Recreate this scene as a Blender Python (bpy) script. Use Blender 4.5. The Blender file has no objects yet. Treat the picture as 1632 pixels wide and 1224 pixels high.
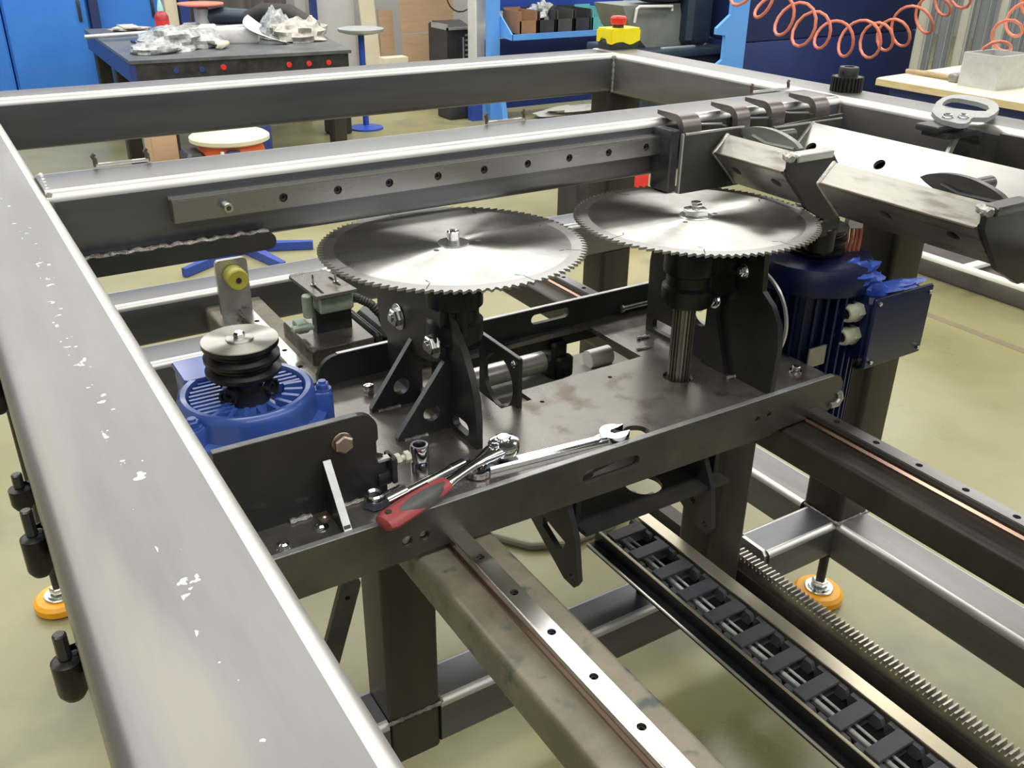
import bpy, math, random
from mathutils import Vector, Matrix
from mathutils.geometry import tessellate_polygon
random.seed(7)
C = bpy.context.scene.collection
S = 0.36            # one drawing unit is 0.36 m; z = 0 is the top of the machine frame
ZF = 3.8            # the floor lies 3.8 units below it
def W(x, y, z): return Vector((x*S, y*S, (z+ZF)*S))
PI = math.pi

# ---------------------------------------------------------------- camera
cam = bpy.data.objects.new('camera', bpy.data.cameras.new('camera')); C.objects.link(cam)
R0 = Vector((0.8495604, -0.52737521, 0.0110685)); R1 = Vector((-0.22925875, -0.3880532, -0.89266743)); R2 = Vector((0.47506584, 0.75583735, -0.45058001))
mw = Matrix((R0, -R1, -R2)).transposed().to_4x4(); mw.translation = W(0, 0, 1)
cam.matrix_world = mw
cam.data.sensor_width = 36; cam.data.lens = 36*1477.63/1632; cam.data.clip_start = 0.02; cam.data.clip_end = 200
bpy.context.scene.camera = cam
# ---------------------------------------------------------------- world, exposure
sc = bpy.context.scene
sc.view_settings.view_transform = 'Standard'; sc.view_settings.look = 'None'; sc.view_settings.gamma = 1
sc.view_settings.use_curve_mapping = False; sc.view_settings.exposure = 0.0
wd = bpy.data.worlds.new('world'); sc.world = wd; wd.use_nodes = True
wd.node_tree.nodes['Background'].inputs[0].default_value = (.80, .90, 1, 1)
wd.node_tree.nodes['Background'].inputs[1].default_value = 0.15
LIGHT_ROWS = (-12, -1, 10.5, 19, 27)  # hall lights out of view; panels widened and rows added to brighten reflections
LIGHT_COLS = (-8, 1, 10, 19, 28)
def area(x, y, w, h, e, col=(1, .98, .93), z=9.6):
    l = bpy.data.lights.new('added_panel_lamp', 'AREA'); l.shape = 'RECTANGLE'; l.size = w*S; l.size_y = h*S; l.energy = e; l.color = col
    o = bpy.data.objects.new('added_panel_lamp', l); C.objects.link(o); o.location = W(x, y, z); return o
for ry in LIGHT_ROWS:
    for rx in LIGHT_COLS:
        area(rx, ry, 8.4, 2.4, 90)

# ---------------------------------------------------------------- materials
MATS = {}
def mat(name, c1, c2=None, metal=0.0, rough=0.5, scale=6.0, rvar=0.0, bump=0.0, detail=6, aniso=0.0, spec=0.5, stretch=(1, 1, 1), lo=.35, hi=.65, alpha=1.0, trans=0.0, emit=None, c3=None, coat=0.0):
    m = bpy.data.materials.new(name); m.use_nodes = True; n = m.node_tree.nodes; k = m.node_tree.links
    b = n['Principled BSDF']; b.inputs['Metallic'].default_value = metal; b.inputs['Roughness'].default_value = rough
    b.inputs['Base Color'].default_value = (*c1, 1); b.inputs['Specular IOR Level'].default_value = spec
    if coat: b.inputs['Coat Weight'].default_value = coat; b.inputs['Coat Roughness'].default_value = .12
    if trans: b.inputs['Transmission Weight'].default_value = trans
    if alpha < 1: b.inputs['Alpha'].default_value = alpha
    if emit: b.inputs['Emission Color'].default_value = (*emit[:3], 1); b.inputs['Emission Strength'].default_value = emit[3]
    tc = n.new('ShaderNodeTexCoord'); mp = n.new('ShaderNodeMapping'); mp.inputs['Scale'].default_value = stretch
    k.new(tc.outputs['Object'], mp.inputs[0])
    if c2:
        t = n.new('ShaderNodeTexNoise'); t.inputs['Scale'].default_value = scale; t.inputs['Detail'].default_value = detail; t.inputs['Roughness'].default_value = .62
        k.new(mp.outputs[0], t.inputs['Vector'])
        r = n.new('ShaderNodeValToRGB'); r.color_ramp.elements[0].position = lo; r.color_ramp.elements[1].position = hi
        r.color_ramp.elements[0].color = (*c1, 1); r.color_ramp.elements[1].color = (*c2, 1)
        k.new(t.outputs['Fac'], r.inputs[0]); src = r.outputs[0]
        if c3:
            t3 = n.new('ShaderNodeTexNoise'); t3.inputs['Scale'].default_value = scale*2.7; t3.inputs['Detail'].default_value = 8; k.new(mp.outputs[0], t3.inputs['Vector'])
            r3 = n.new('ShaderNodeValToRGB'); r3.color_ramp.elements[0].position = .56; r3.color_ramp.elements[1].position = .68; k.new(t3.outputs['Fac'], r3.inputs[0])
            mx = n.new('ShaderNodeMix'); mx.data_type = 'RGBA'; k.new(r3.outputs[0], mx.inputs[0]); k.new(src, mx.inputs[6]); mx.inputs[7].default_value = (*c3, 1); src = mx.outputs[2]
        k.new(src, b.inputs['Base Color'])
        if rvar:
            mr = n.new('ShaderNodeMapRange'); mr.inputs['From Min'].default_value = .3; mr.inputs['From Max'].default_value = .7
            mr.inputs['To Min'].default_value = max(.02, rough-rvar); mr.inputs['To Max'].default_value = min(1, rough+rvar)
            k.new(t.outputs['Fac'], mr.inputs[0]); k.new(mr.outputs[0], b.inputs['Roughness'])
        if bump:
            t2 = n.new('ShaderNodeTexNoise'); t2.inputs['Scale'].default_value = scale*8; t2.inputs['Detail'].default_value = 3; k.new(mp.outputs[0], t2.inputs['Vector'])
            bp = n.new('ShaderNodeBump'); bp.inputs['Strength'].default_value = bump; bp.inputs['Distance'].default_value = .002
            k.new(t2.outputs['Fac'], bp.inputs['Height']); k.new(bp.outputs[0], b.inputs['Normal'])
    if aniso:
        b.inputs['Anisotropic'].default_value = aniso; b.inputs['Anisotropic Rotation'].default_value = .25
        tg = n.new('ShaderNodeTangent'); tg.direction_type = 'RADIAL'; tg.axis = 'Z'; k.new(tg.outputs[0], b.inputs['Tangent'])
    MATS[name] = m; return m
mat('beam_steel', (.105, .105, .110), (.19, .19, .195), metal=.62, rough=.36, scale=5, rvar=.08, bump=.06, c3=(.16, .15, .14))
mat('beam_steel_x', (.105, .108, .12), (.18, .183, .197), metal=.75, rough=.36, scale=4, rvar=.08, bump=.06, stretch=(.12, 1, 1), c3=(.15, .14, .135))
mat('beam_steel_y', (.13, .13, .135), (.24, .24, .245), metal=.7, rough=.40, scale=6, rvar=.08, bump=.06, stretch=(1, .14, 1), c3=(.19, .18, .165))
mat('post_steel', (.035, .034, .03), (.07, .064, .054), metal=.6, rough=.45, scale=5, rvar=.08, bump=.06, stretch=(1, 1, .15))
mat('dusty_steel', (.13, .115, .085), (.22, .20, .155), metal=.35, rough=.5, scale=9, rvar=.08, bump=.15, c3=(.07, .085, .08))
mat('plate_steel', (.13, .128, .122), (.27, .255, .23), metal=.75, rough=.3, scale=5, rvar=.1, bump=.05, c3=(.12, .09, .07))
mat('black_plate', (.018, .019, .022), (.034, .033, .034), metal=.35, rough=.42, scale=7, rvar=.07, bump=.05)
mat('bright_edge_steel', (.42, .43, .45), (.55, .56, .58), metal=.8, rough=.42, scale=30)  # bright strips paint the light on upward plate edges
mat('raw_light_steel', (.38, .38, .36), (.55, .55, .53), metal=.75, rough=.33, scale=8, rvar=.08, stretch=(1, .15, 1), bump=.03)
mat('rail_steel', (.60, .58, .57), (.68, .66, .65), metal=1, rough=.2, scale=14, rvar=.04, stretch=(1, .1, 1))
mat('rail_groove', (.40, .27, .21), (.5, .36, .29), metal=1, rough=.25, scale=14, stretch=(1, .1, 1))  # copper tint paints a reflection into the rail sides
mat('rail_steel_x', (.30, .30, .305), (.34, .34, .35), metal=.95, rough=.28, scale=4, rvar=.03, stretch=(.1, 1, 1))
mat('chrome', (.62, .63, .66), metal=1, rough=.12)
mat('zinc', (.50, .52, .50), (.6, .62, .58), metal=1, rough=.25, scale=40)
mat('zinc_brown', (.30, .24, .20), (.38, .32, .28), metal=.9, rough=.35, scale=40)
mat('black_oxide', (.012, .012, .014), (.022, .022, .024), metal=.5, rough=.35, scale=30)
mat('dark_steel_part', (.04, .04, .045), (.075, .075, .08), metal=.6, rough=.35, scale=12, rvar=.06)
mat('weld', (.10, .09, .08), (.34, .32, .30), metal=.8, rough=.4, scale=60, bump=.8)
mat('weld_light', (.30, .29, .27), (.55, .54, .5), metal=.8, rough=.4, scale=60, bump=.8)
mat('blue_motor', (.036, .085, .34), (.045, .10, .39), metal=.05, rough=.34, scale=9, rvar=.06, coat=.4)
mat('blue_motor_shaded', (.004, .008, .05), (.006, .011, .062), metal=.05, rough=.38, scale=9, rvar=.06)  # motor blue darkened to paint in the shade of blade and trough
mat('gland', (.42, .44, .33), (.5, .52, .4), rough=.4, scale=20)
mat('yellow_plastic', (.85, .70, .01), (.9, .75, .02), rough=.35, scale=20)
mat('red_plastic', (.62, .03, .025), (.7, .05, .035), rough=.35, scale=20)
mat('grip_red', (.25, .035, .04), (.31, .05, .055), rough=.5, scale=20)
mat('grip_grey', (.055, .058, .06), (.08, .083, .085), rough=.55, scale=30)
mat('orange_pad', (.80, .33, .01), (.85, .42, .015), rough=.4, scale=14)
mat('olive_rubber', (.33, .31, .04), (.42, .40, .07), rough=.45, scale=18)
mat('green_sensor', (.20, .26, .20), (.33, .38, .31), metal=.3, rough=.4, scale=30)
mat('black_plastic', (.02, .021, .024), (.034, .035, .04), rough=.45, scale=12, rvar=.06)
mat('chain_plastic', (.035, .036, .045), (.06, .06, .07), rough=.5, scale=14, rvar=.06)
mat('black_rubber', (.014, .014, .015), (.022, .022, .022), rough=.6, scale=12)
mat('cable_sheath', (.3, .3, .3), (.42, .42, .42), rough=.3, scale=20)
mat('white_paint', (.70, .70, .66), (.78, .78, .74), rough=.4, scale=6)
mat('blue_cabinet', (.035, .19, .66), (.045, .22, .72), rough=.5, scale=3)
mat('blue_light', (.10, .32, .78), (.13, .36, .82), rough=.45, scale=3)
mat('blue_dark', (.018, .038, .17), (.025, .05, .21), rough=.42, scale=3, rvar=.05)
mat('navy', (.012, .022, .10), (.018, .03, .13), rough=.5, scale=3)
mat('cardboard', (.40, .27, .16), (.46, .32, .20), rough=.8, scale=3, stretch=(1, 1, 8))
mat('board_pale', (.60, .55, .40), (.68, .62, .47), rough=.7, scale=3)
mat('ply', (.66, .60, .44), (.76, .70, .55), rough=.6, scale=4, stretch=(.3, 2, 1))
mat('ply_edge', (.50, .40, .20), (.62, .52, .30), rough=.7, scale=30, stretch=(.2, .2, 4))
mat('galv', (.42, .45, .46), (.52, .55, .56), metal=.6, rough=.4, scale=14)
mat('grey_machine', (.17, .18, .165), (.22, .23, .21), rough=.5, scale=5)
mat('dark_machine', (.02, .035, .06), (.03, .05, .08), rough=.4, scale=5)
mat('wood_handle', (.30, .22, .12), (.42, .32, .18), rough=.6, scale=10, stretch=(.2, 2, 2))
mat('bench_top', (.10, .11, .12), (.18, .19, .2), metal=.5, rough=.42, scale=4)
mat('white_cloth', (.50, .50, .50), (.62, .62, .62), rough=.7, scale=20, bump=.3)
mat('clear_bag', (.22, .23, .24), (.50, .52, .53), rough=.25, scale=30, bump=.4)
mat('rag', (.30, .28, .25), (.55, .53, .48), rough=.8, scale=25, bump=.4)
mat('brown_wall', (.10, .085, .085), (.14, .12, .115), rough=.8, scale=2)
mat('bin_brown', (.28, .15, .08), (.34, .19, .10), rough=.6, scale=6)
mat('bin_black', (.03, .032, .036), (.05, .05, .055), rough=.5, scale=6)
mat('bin_teal', (.12, .42, .42), (.16, .48, .47), rough=.5, scale=6)
mat('hose_orange', (.55, .15, .09), (.62, .20, .12), rough=.4, scale=12)
mat('barrel_orange', (.75, .12, .03), (.8, .16, .05), rough=.45, scale=5)
mat('blue_film', (.03, .09, .55), (.06, .15, .7), rough=.35, scale=25, bump=.6)
mat('blue_tape', (.02, .07, .40), rough=.4)
mat('red_bottle', (.38, .02, .035), rough=.3)
mat('teal_cap', (.35, .62, .62), rough=.4)
mat('pale_red', (.80, .22, .16), rough=.5)
mat('curtain', (.20, .22, .25), (.27, .29, .32), rough=.25, scale=3, stretch=(3, 3, .2), metal=.2)
mat('wall_paint', (.30, .30, .31), (.36, .36, .36), rough=.85, scale=.5)
mat('ceiling_paint', (.70, .70, .70), (.76, .76, .75), rough=.9, scale=.4)
mat('lamp_body', (.7, .7, .7), rough=.5)
# polished saw steel: ground circular grain, a paler ground rim and faint burn marks
m = mat('blade_steel', (.50, .50, .49), (.78, .77, .75), metal=1, rough=.46, scale=7, aniso=1.0, rvar=.03, detail=8)
n = m.node_tree.nodes; k = m.node_tree.links; b = n['Principled BSDF']
tc = n['Texture Coordinate']; sx = n.new('ShaderNodeVectorMath'); sx.operation = 'LENGTH'; k.new(tc.outputs['Object'], sx.inputs[0])
gt = n.new('ShaderNodeMath'); gt.operation = 'GREATER_THAN'; gt.inputs[1].default_value = .555*S; k.new(sx.outputs['Value'], gt.inputs[0])
old = b.inputs['Base Color'].links[0].from_socket
mx = n.new('ShaderNodeMix'); mx.data_type = 'RGBA'; k.new(gt.outputs[0], mx.inputs[0]); k.new(old, mx.inputs[6]); mx.inputs[7].default_value = (.36, .355, .35, 1); k.new(mx.outputs[2], b.inputs['Base Color'])
mr = n.new('ShaderNodeMath'); mr.operation = 'MULTIPLY_ADD'; mr.inputs[1].default_value = -.02; mr.inputs[2].default_value = .46; k.new(gt.outputs[0], mr.inputs[0]); k.new(mr.outputs[0], b.inputs['Roughness'])
an = n.new('ShaderNodeMath'); an.operation = 'MULTIPLY_ADD'; an.inputs[1].default_value = -.75; an.inputs[2].default_value = 1.0; k.new(gt.outputs[0], an.inputs[0]); k.new(an.outputs[0], b.inputs['Anisotropic'])
# epoxy workshop floor: worn, slightly glossy, yellow-green grey, with scuffs
m = mat('floor_epoxy', (.20, .19, .085), (.29, .275, .15), rough=.33, scale=.7, rvar=.10, bump=.05, detail=8, c3=(.17, .165, .10))
m2 = mat('floor_dark_band', (.16, .13, .08), (.2, .17, .1), rough=.5, scale=3)

mat('rail_dull', (.20, .19, .195), (.28, .27, .275), metal=.9, rough=.35, scale=14, stretch=(1, .1, 1))
mat('rack_steel', (.30, .28, .25), (.45, .42, .38), metal=.9, rough=.35, scale=30)
mat('bed_flange', (.050, .050, .045), (.10, .095, .075), metal=.5, rough=.42, scale=5, rvar=.07, bump=.05)
mat('bracket_face', (.030, .030, .032), (.055, .053, .05), metal=.4, rough=.42, scale=6, rvar=.07, bump=.05)
mat('edge_grey', (.15, .155, .165), (.22, .225, .235), metal=.6, rough=.45, scale=30)
mat('spline_steel', (.22, .20, .17), (.34, .31, .27), metal=.9, rough=.35, scale=10, stretch=(4, 4, .3))
mat('corner_highlight', (.48, .48, .47), (.60, .60, .58), metal=.85, rough=.44, scale=9, stretch=(.4, .4, 1), rvar=.06)  # brighter metal standing in for lamp highlights on the tube corners
mat('slot_shadow', (.06, .06, .06), (.08, .08, .08), metal=.5, rough=.6, scale=9)
m = mat('pulley_face', (.50, .49, .45), (.60, .58, .54), metal=1, rough=.48, scale=10, aniso=.93)
mat('worn_plate', (.22, .21, .20), (.32, .31, .3), metal=.6, rough=.4, scale=20)
mat('nut_blue', (.28, .31, .40), (.38, .41, .5), metal=.9, rough=.3, scale=30)
mat('raw_light_steel2', (.20, .20, .18), (.30, .30, .27), metal=.5, rough=.45, scale=6)
mat('trough_bright', (.26, .26, .255), (.46, .46, .44), metal=.8, rough=.33, scale=3, stretch=(2, .3, 2), rvar=.06, c3=(.20, .20, .195))
mat('trough_grey', (.20, .195, .18), (.33, .32, .29), metal=.75, rough=.36, scale=7, stretch=(2, .4, 2), rvar=.07, c3=(.14, .13, .11))
mat('trough_edge', (.10, .085, .065), (.18, .16, .13), metal=.8, rough=.4, scale=12)
mat('jaw_grey', (.16, .17, .155), (.24, .25, .23), metal=.6, rough=.45, scale=10)
mat('bracket_dark', (.035, .037, .033), (.06, .062, .052), metal=.4, rough=.5, scale=8)
mat('hook_steel', (.12, .105, .10), (.20, .18, .17), metal=.7, rough=.35, scale=12)
mat('handle_grey', (.26, .27, .27), (.33, .34, .34), metal=.4, rough=.5, scale=8)
mat('gear_black', (.025, .027, .027), (.05, .052, .05), metal=.5, rough=.4, scale=20)
mat('rust_pin', (.09, .06, .045), (.16, .12, .10), metal=.6, rough=.5, scale=40)
mat('white_stain', (.52, .52, .52), (.62, .62, .62), rough=.7, scale=.8, c3=(.50, .48, .45))
mat('board_grey', (.42, .41, .38), (.50, .49, .46), rough=.7, scale=3)
mat('blue_dark2', (.02, .055, .30), (.028, .07, .35), rough=.45, scale=3)
mat('blue_dark3', (.016, .028, .115), (.022, .038, .15), rough=.4, scale=1.5, rvar=.05)
mat('bin_black2', (.06, .062, .06), (.085, .088, .082), rough=.5, scale=6)
mat('curtain_pale', (.42, .42, .36), (.52, .52, .45), rough=.3, scale=3)
mat('galv_plain', (.46, .48, .48), (.54, .56, .56), metal=.35, rough=.45, scale=20)
mat('hose_grey', (.20, .19, .14), (.26, .25, .19), rough=.5, scale=10)

mat('tray_bright', (.50, .45, .33), (.62, .57, .45), metal=.85, rough=.3, scale=12, stretch=(1, .1, 1))
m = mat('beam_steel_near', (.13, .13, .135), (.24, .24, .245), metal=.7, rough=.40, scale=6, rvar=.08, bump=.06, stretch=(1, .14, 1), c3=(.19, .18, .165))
n = m.node_tree.nodes; k = m.node_tree.links; b = n['Principled BSDF']; tc = n['Texture Coordinate']      # pale grinding chips along the middle of the near tube
sp = n.new('ShaderNodeSeparateXYZ'); k.new(tc.outputs['Object'], sp.inputs[0])
w1 = n.new('ShaderNodeTexNoise'); w1.inputs['Scale'].default_value = 4; k.new(tc.outputs['Object'], w1.inputs['Vector'])
def mth(op, x, y, z=None):
    q = n.new('ShaderNodeMath'); q.operation = op
    for i_, v_ in enumerate((x, y, z)):
        if v_ is None: continue
        if isinstance(v_, (int, float)): q.inputs[i_].default_value = v_
        else: k.new(v_, q.inputs[i_])
    return q.outputs[0]
dx_ = mth('ABSOLUTE', mth('SUBTRACT', sp.outputs[0], mth('MULTIPLY_ADD', w1.outputs['Fac'], .05, -.022)), 0)
band = mth('LESS_THAN', dx_, .007)
v1 = n.new('ShaderNodeTexNoise'); v1.inputs['Scale'].default_value = 95; v1.inputs['Detail'].default_value = 2; k.new(tc.outputs['Object'], v1.inputs['Vector'])
msk = mth('MULTIPLY', band, mth('GREATER_THAN', v1.outputs['Fac'], .655))
old = b.inputs['Base Color'].links[0].from_socket
mx = n.new('ShaderNodeMix'); mx.data_type = 'RGBA'; k.new(msk, mx.inputs[0]); k.new(old, mx.inputs[6]); mx.inputs[7].default_value = (.62, .60, .52, 1); k.new(mx.outputs[2], b.inputs['Base Color'])
# ---------------------------------------------------------------- geometry builder (all in drawing units)
AX = {'x': 0, 'y': 1, 'z': 2}
class B:
    def __init__(s): s.v = []; s.f = []; s.M = None; s.mi = None
    def add(s, vs, fs):
        o = len(s.v)
        for p in vs:
            p = Vector(p)
            s.v.append(s.M @ p if s.M is not None else p)
        for f in fs: s.f.append(tuple(i+o for i in f))
        return s
    def box(s, a, b, c=0.0):
        x0, x1 = sorted((a[0], b[0])); y0, y1 = sorted((a[1], b[1])); z0, z1 = sorted((a[2], b[2]))
        if c <= 0:
            vs = [(x0,y0,z0),(x1,y0,z0),(x1,y1,z0),(x0,y1,z0),(x0,y0,z1),(x1,y0,z1),(x1,y1,z1),(x0,y1,z1)]
            return s.add(vs, [(0,3,2,1),(4,5,6,7),(0,1,5,4),(1,2,6,5),(2,3,7,6),(3,0,4,7)])
        c = min(c, (x1-x0)*.45, (y1-y0)*.45, (z1-z0)*.45)
        def ring(d, z): return [(x0+d+c,y0+d,z),(x1-d-c,y0+d,z),(x1-d,y0+d+c,z),(x1-d,y1-d-c,z),(x1-d-c,y1-d,z),(x0+d+c,y1-d,z),(x0+d,y1-d-c,z),(x0+d,y0+d+c,z)]
        vs = ring(c*.7, z0)+ring(0, z0+c)+ring(0, z1-c)+ring(c*.7, z1)
        fs = [tuple(range(7, -1, -1)), tuple(range(24, 32))]
        for r in range(3):
            for i in range(8): j = (i+1) % 8; fs.append((r*8+i, r*8+j, r*8+8+j, r*8+8+i))
        return s.add(vs, fs)
    def lathe(s, c, prof, seg=28, ax='z', arc=None):
        n = len(prof); vs = []; fs = []; a = AX[ax]
        for i in range(seg):
            t = 2*PI*i/seg
            for r, h in prof:
                p = [r*math.cos(t), r*math.sin(t)]; p.insert(a, h)
                if a == 1: p = [r*math.cos(t), h, r*math.sin(t)]
                vs.append((c[0]+p[0], c[1]+p[1], c[2]+p[2]))
        for i in range(seg):
            j = (i+1) % seg
            for q in range(n-1): fs.append((i*n+q, j*n+q, j*n+q+1, i*n+q+1))
        fs.append(tuple(i*n for i in range(seg))[::-1]); fs.append(tuple(i*n+n-1 for i in range(seg)))
        return s.add(vs, fs)
    def ring(s, c, prof, seg=28, ax='z'):      # closed profile, no caps
        n = len(prof); vs = []; fs = []; a = AX[ax]
        for i in range(seg):
            t = 2*PI*i/seg
            for r, h in prof:
                p = [r*math.cos(t), r*math.sin(t)]; p.insert(a, h); vs.append((c[0]+p[0], c[1]+p[1], c[2]+p[2]))
        for i in range(seg):
            j = (i+1) % seg
            for q in range(n): q2 = (q+1) % n; fs.append((i*n+q, j*n+q, j*n+q2, i*n+q2))
        return s.add(vs, fs)
    def cyl(s, c, r, h, ax='z', seg=20, r2=None, ch=0.0):
        r2 = r if r2 is None else r2
        if ch: return s.lathe(c, [(r-ch, 0), (r, ch), (r2, h-ch), (r2-ch, h)], seg, ax)
        return s.lathe(c, [(r, 0), (r2, h)], seg, ax)
    def tube(s, pts, r, seg=8, closed=False, flat=1.0):
        pts = [Vector(p) for p in pts]; n = len(pts); vs = []; fs = []; up = None
        for i, p in enumerate(pts):
            if closed: d = pts[(i+1) % n]-pts[i-1]
            else: d = pts[min(i+1, n-1)]-pts[max(i-1, 0)]
            d.normalize()
            if up is None: up = Vector((0, 0, 1)) if abs(d.z) < .9 else Vector((1, 0, 0))
            a = d.cross(up); a.normalize(); bb = a.cross(d); up = bb
            rr = r[i] if isinstance(r, (list, tuple)) else r
            for q in range(seg):
                t = 2*PI*q/seg; vs.append(p+a*(rr*math.cos(t))+bb*(rr*flat*math.sin(t)))
        for i in range(n if closed else n-1):
            j = (i+1) % n
            for q in range(seg): q2 = (q+1) % seg; fs.append((i*seg+q, i*seg+q2, j*seg+q2, j*seg+q))
        if not closed: fs.append(tuple(range(seg))[::-1]); fs.append(tuple((n-1)*seg+q for q in range(seg)))
        return s.add(vs, fs)
    def plate(s, out, plane, a0, a1, holes=()):
        """outline and holes in the plane ('xy','xz','yz'), extruded along the third axis from a0 to a1"""
        loops = [list(out)]+[list(h) for h in holes]
        i0, i1 = AX[plane[0]], AX[plane[1]]; i2 = 3-i0-i1
        def P(p, a):
            q = [0, 0, 0]; q[i0] = p[0]; q[i1] = p[1]; q[i2] = a; return tuple(q)
        flat = [p for l in loops for p in l]; n = len(flat)
        if len(loops) == 1 and len(out) <= 4: tri = [tuple(range(len(out)))]
        else: tri = [tuple(t) for t in tessellate_polygon([[Vector((p[0], p[1], 0)) for p in l] for l in loops])]
        fs = [t[::-1] for t in tri]+[tuple(i+n for i in t) for t in tri]
        o = 0
        for l in loops:
            m_ = len(l)
            for i in range(m_): j = (i+1) % m_; fs.append((o+i, o+j, o+j+n, o+i+n))
            o += m_
        return s.add([P(p, a0) for p in flat]+[P(p, a1) for p in flat], fs)
    def hexa(s, c, r, h, ax='z'):
        return s.lathe(c, [(r*.93, 0), (r, h*.12), (r, h*.85), (r*.86, h)], 6, ax)
    def blob(s, c, r, seed=0, amp=.25, nu=18, nv=10, floor=None):
        rnd = random.Random(seed); ph = [(rnd.uniform(1, 4), rnd.uniform(1, 4), rnd.uniform(0, 6), rnd.uniform(.3, 1)) for _ in range(7)]
        vs = []; fs = []
        for j in range(nv+1):
            la = PI*j/nv-PI/2
            for i in range(nu):
                lo = 2*PI*i/nu; k_ = 1+amp*sum(w*math.sin(a*round(a2)*.7*la*2+round(a2)*lo+p) for a, a2, p, w in ph)/3
                p = [c[0]+r[0]*math.cos(la)*math.cos(lo)*k_, c[1]+r[1]*math.cos(la)*math.sin(lo)*k_, c[2]+r[2]*math.sin(la)*k_]
                if floor is not None: p[2] = max(p[2], floor)
                vs.append(p)
        for j in range(nv):
            for i in range(nu): i2 = (i+1) % nu; fs.append((j*nu+i, j*nu+i2, (j+1)*nu+i2, (j+1)*nu+i))
        return s.add(vs, fs)
def circ(cx, cy, r, n=20, a0=0.0, a1=2*PI, ry=None):
    full = abs(a1-a0-2*PI) < 1e-6; m_ = n if full else n+1; ry = r if ry is None else ry
    return [(cx+r*math.cos(a0+(a1-a0)*i/n), cy+ry*math.sin(a0+(a1-a0)*i/n)) for i in range(m_)]
def slot(ax_, ay, bx, by, r, n=8):
    t = math.atan2(by-ay, bx-ax_)
    return circ(bx, by, r, n, t-PI/2, t+PI/2)+circ(ax_, ay, r, n, t+PI/2, t+3*PI/2)
def rrect(x0, y0, x1, y1, r, n=4):
    return circ(x1-r, y1-r, r, n, 0, PI/2)+circ(x0+r, y1-r, r, n, PI/2, PI)+circ(x0+r, y0+r, r, n, PI, 3*PI/2)+circ(x1-r, y0+r, r, n, 3*PI/2, 2*PI)
def basis(o, u, v):
    """matrix taking local x,y,z to u, v, u x v at o"""
    u = Vector(u).normalized(); v = Vector(v); v = (v-u*v.dot(u)).normalized(); w = u.cross(v)
    m_ = Matrix((u, v, w)).transposed().to_4x4(); m_.translation = Vector(o); return m_
WO = {}            # world position of every object's origin, for parenting
def fin(name, b, m, parent=None, origin=None, smooth=35, label=None, cat=None, group=None, kind=None, mats=None, fm=None):
    pts = [W(*p) for p in b.v]
    if origin is None:
        xs = [p.x for p in pts]; ys = [p.y for p in pts]; zs = [p.z for p in pts]
        og = Vector(((min(xs)+max(xs))/2, (min(ys)+max(ys))/2, min(zs)))
    else: og = W(*origin)
    me = bpy.data.meshes.new(name); me.from_pydata([p-og for p in pts], [], b.f)
    import bmesh
    bm = bmesh.new(); bm.from_mesh(me); bmesh.ops.recalc_face_normals(bm, faces=bm.faces); bm.to_mesh(me); bm.free()
    me.materials.append(MATS[m])
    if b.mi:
        me.materials.append(MATS['corner_highlight'])
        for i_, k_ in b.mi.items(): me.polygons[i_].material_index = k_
    me.polygons.foreach_set('use_smooth', [True]*len(me.polygons)); me.set_sharp_from_angle(angle=math.radians(smooth)); me.update()
    o = bpy.data.objects.new(name, me); C.objects.link(o)
    o.location = og-(WO[parent.name] if parent else Vector())
    if parent: o.parent = parent
    WO[o.name] = og
    return tag(o, label, cat, group, kind)
def tag(o, label=None, cat=None, group=None, kind=None):
    if label: o['label'] = label
    if cat: o['category'] = cat
    if group: o['group'] = group
    if kind: o['kind'] = kind
    return o
def E(name, pos, label, cat, group=None):
    o = bpy.data.objects.new(name, None); C.objects.link(o); o.location = W(*pos); o.empty_display_size = .05; WO[o.name] = W(*pos)
    return tag(o, label, cat, group)
def copy_tree(o, dx, label=None):
    """copy a thing, its parts and sub-parts, moved by dx drawing units"""
    def rec(a, par):
        c = a.copy(); C.objects.link(c); c.parent = par; WO[c.name] = WO[a.name]+Vector(dx)*S
        for ch in kids.get(a.name, []): rec(ch, c)
        return c
    kids = {}
    for q in C.objects:
        if q.parent: kids.setdefault(q.parent.name, []).append(q)
    r = rec(o, None); r.location = o.location+Vector(dx)*S
    if label: r['label'] = label
    return r

# ---------------------------------------------------------------- the setting
tag(fin('floor', B().box((-16, -16, -4.0), (42, 31, -3.8)), 'floor_epoxy'), kind='structure')
b = B().plate([(11.0, 12.3), (11.12, 12.3), (11.17, -6), (11.02, -6)], 'xy', -3.8, -3.797); fl = bpy.data.objects['floor']
fin('floor_joint', b, 'floor_dark_band', fl)
tag(fin('wall_back', B().box((-16, 30.2, -3.8), (42, 31, 10)), 'wall_paint'), kind='structure')
tag(fin('wall_left', B().box((-17, -16, -3.8), (-16, 31, 10)), 'wall_paint'), kind='structure')
tag(fin('wall_right', B().box((42, -16, -3.8), (43, 31, 10)), 'wall_paint'), kind='structure')
tag(fin('ceiling', B().box((-16, -16, 10), (42, 31, 10.4)), 'ceiling_paint'), kind='structure')
cl0 = None
for ry in LIGHT_ROWS:
    for rx in LIGHT_COLS:
        if cl0 is None:
            cl0 = E('added_light_panel', (rx, ry, 9.7), 'unseen white ceiling light panel added for reflections, 1st from the left in row 1 from the front', 'ceiling light', 'added light panels above the hall')
            fin('housing', B().box((rx-4.2, ry-1.2, 9.7), (rx+4.2, ry+1.2, 10.0), .05), 'lamp_body', cl0); L0 = (rx, ry)
        else: copy_tree(cl0, (rx-L0[0], ry-L0[1], 0), 'unseen white ceiling light panel added for reflections, number %d from the left in row %d from the front' % (LIGHT_COLS.index(rx)+1, LIGHT_ROWS.index(ry)+1))
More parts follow.
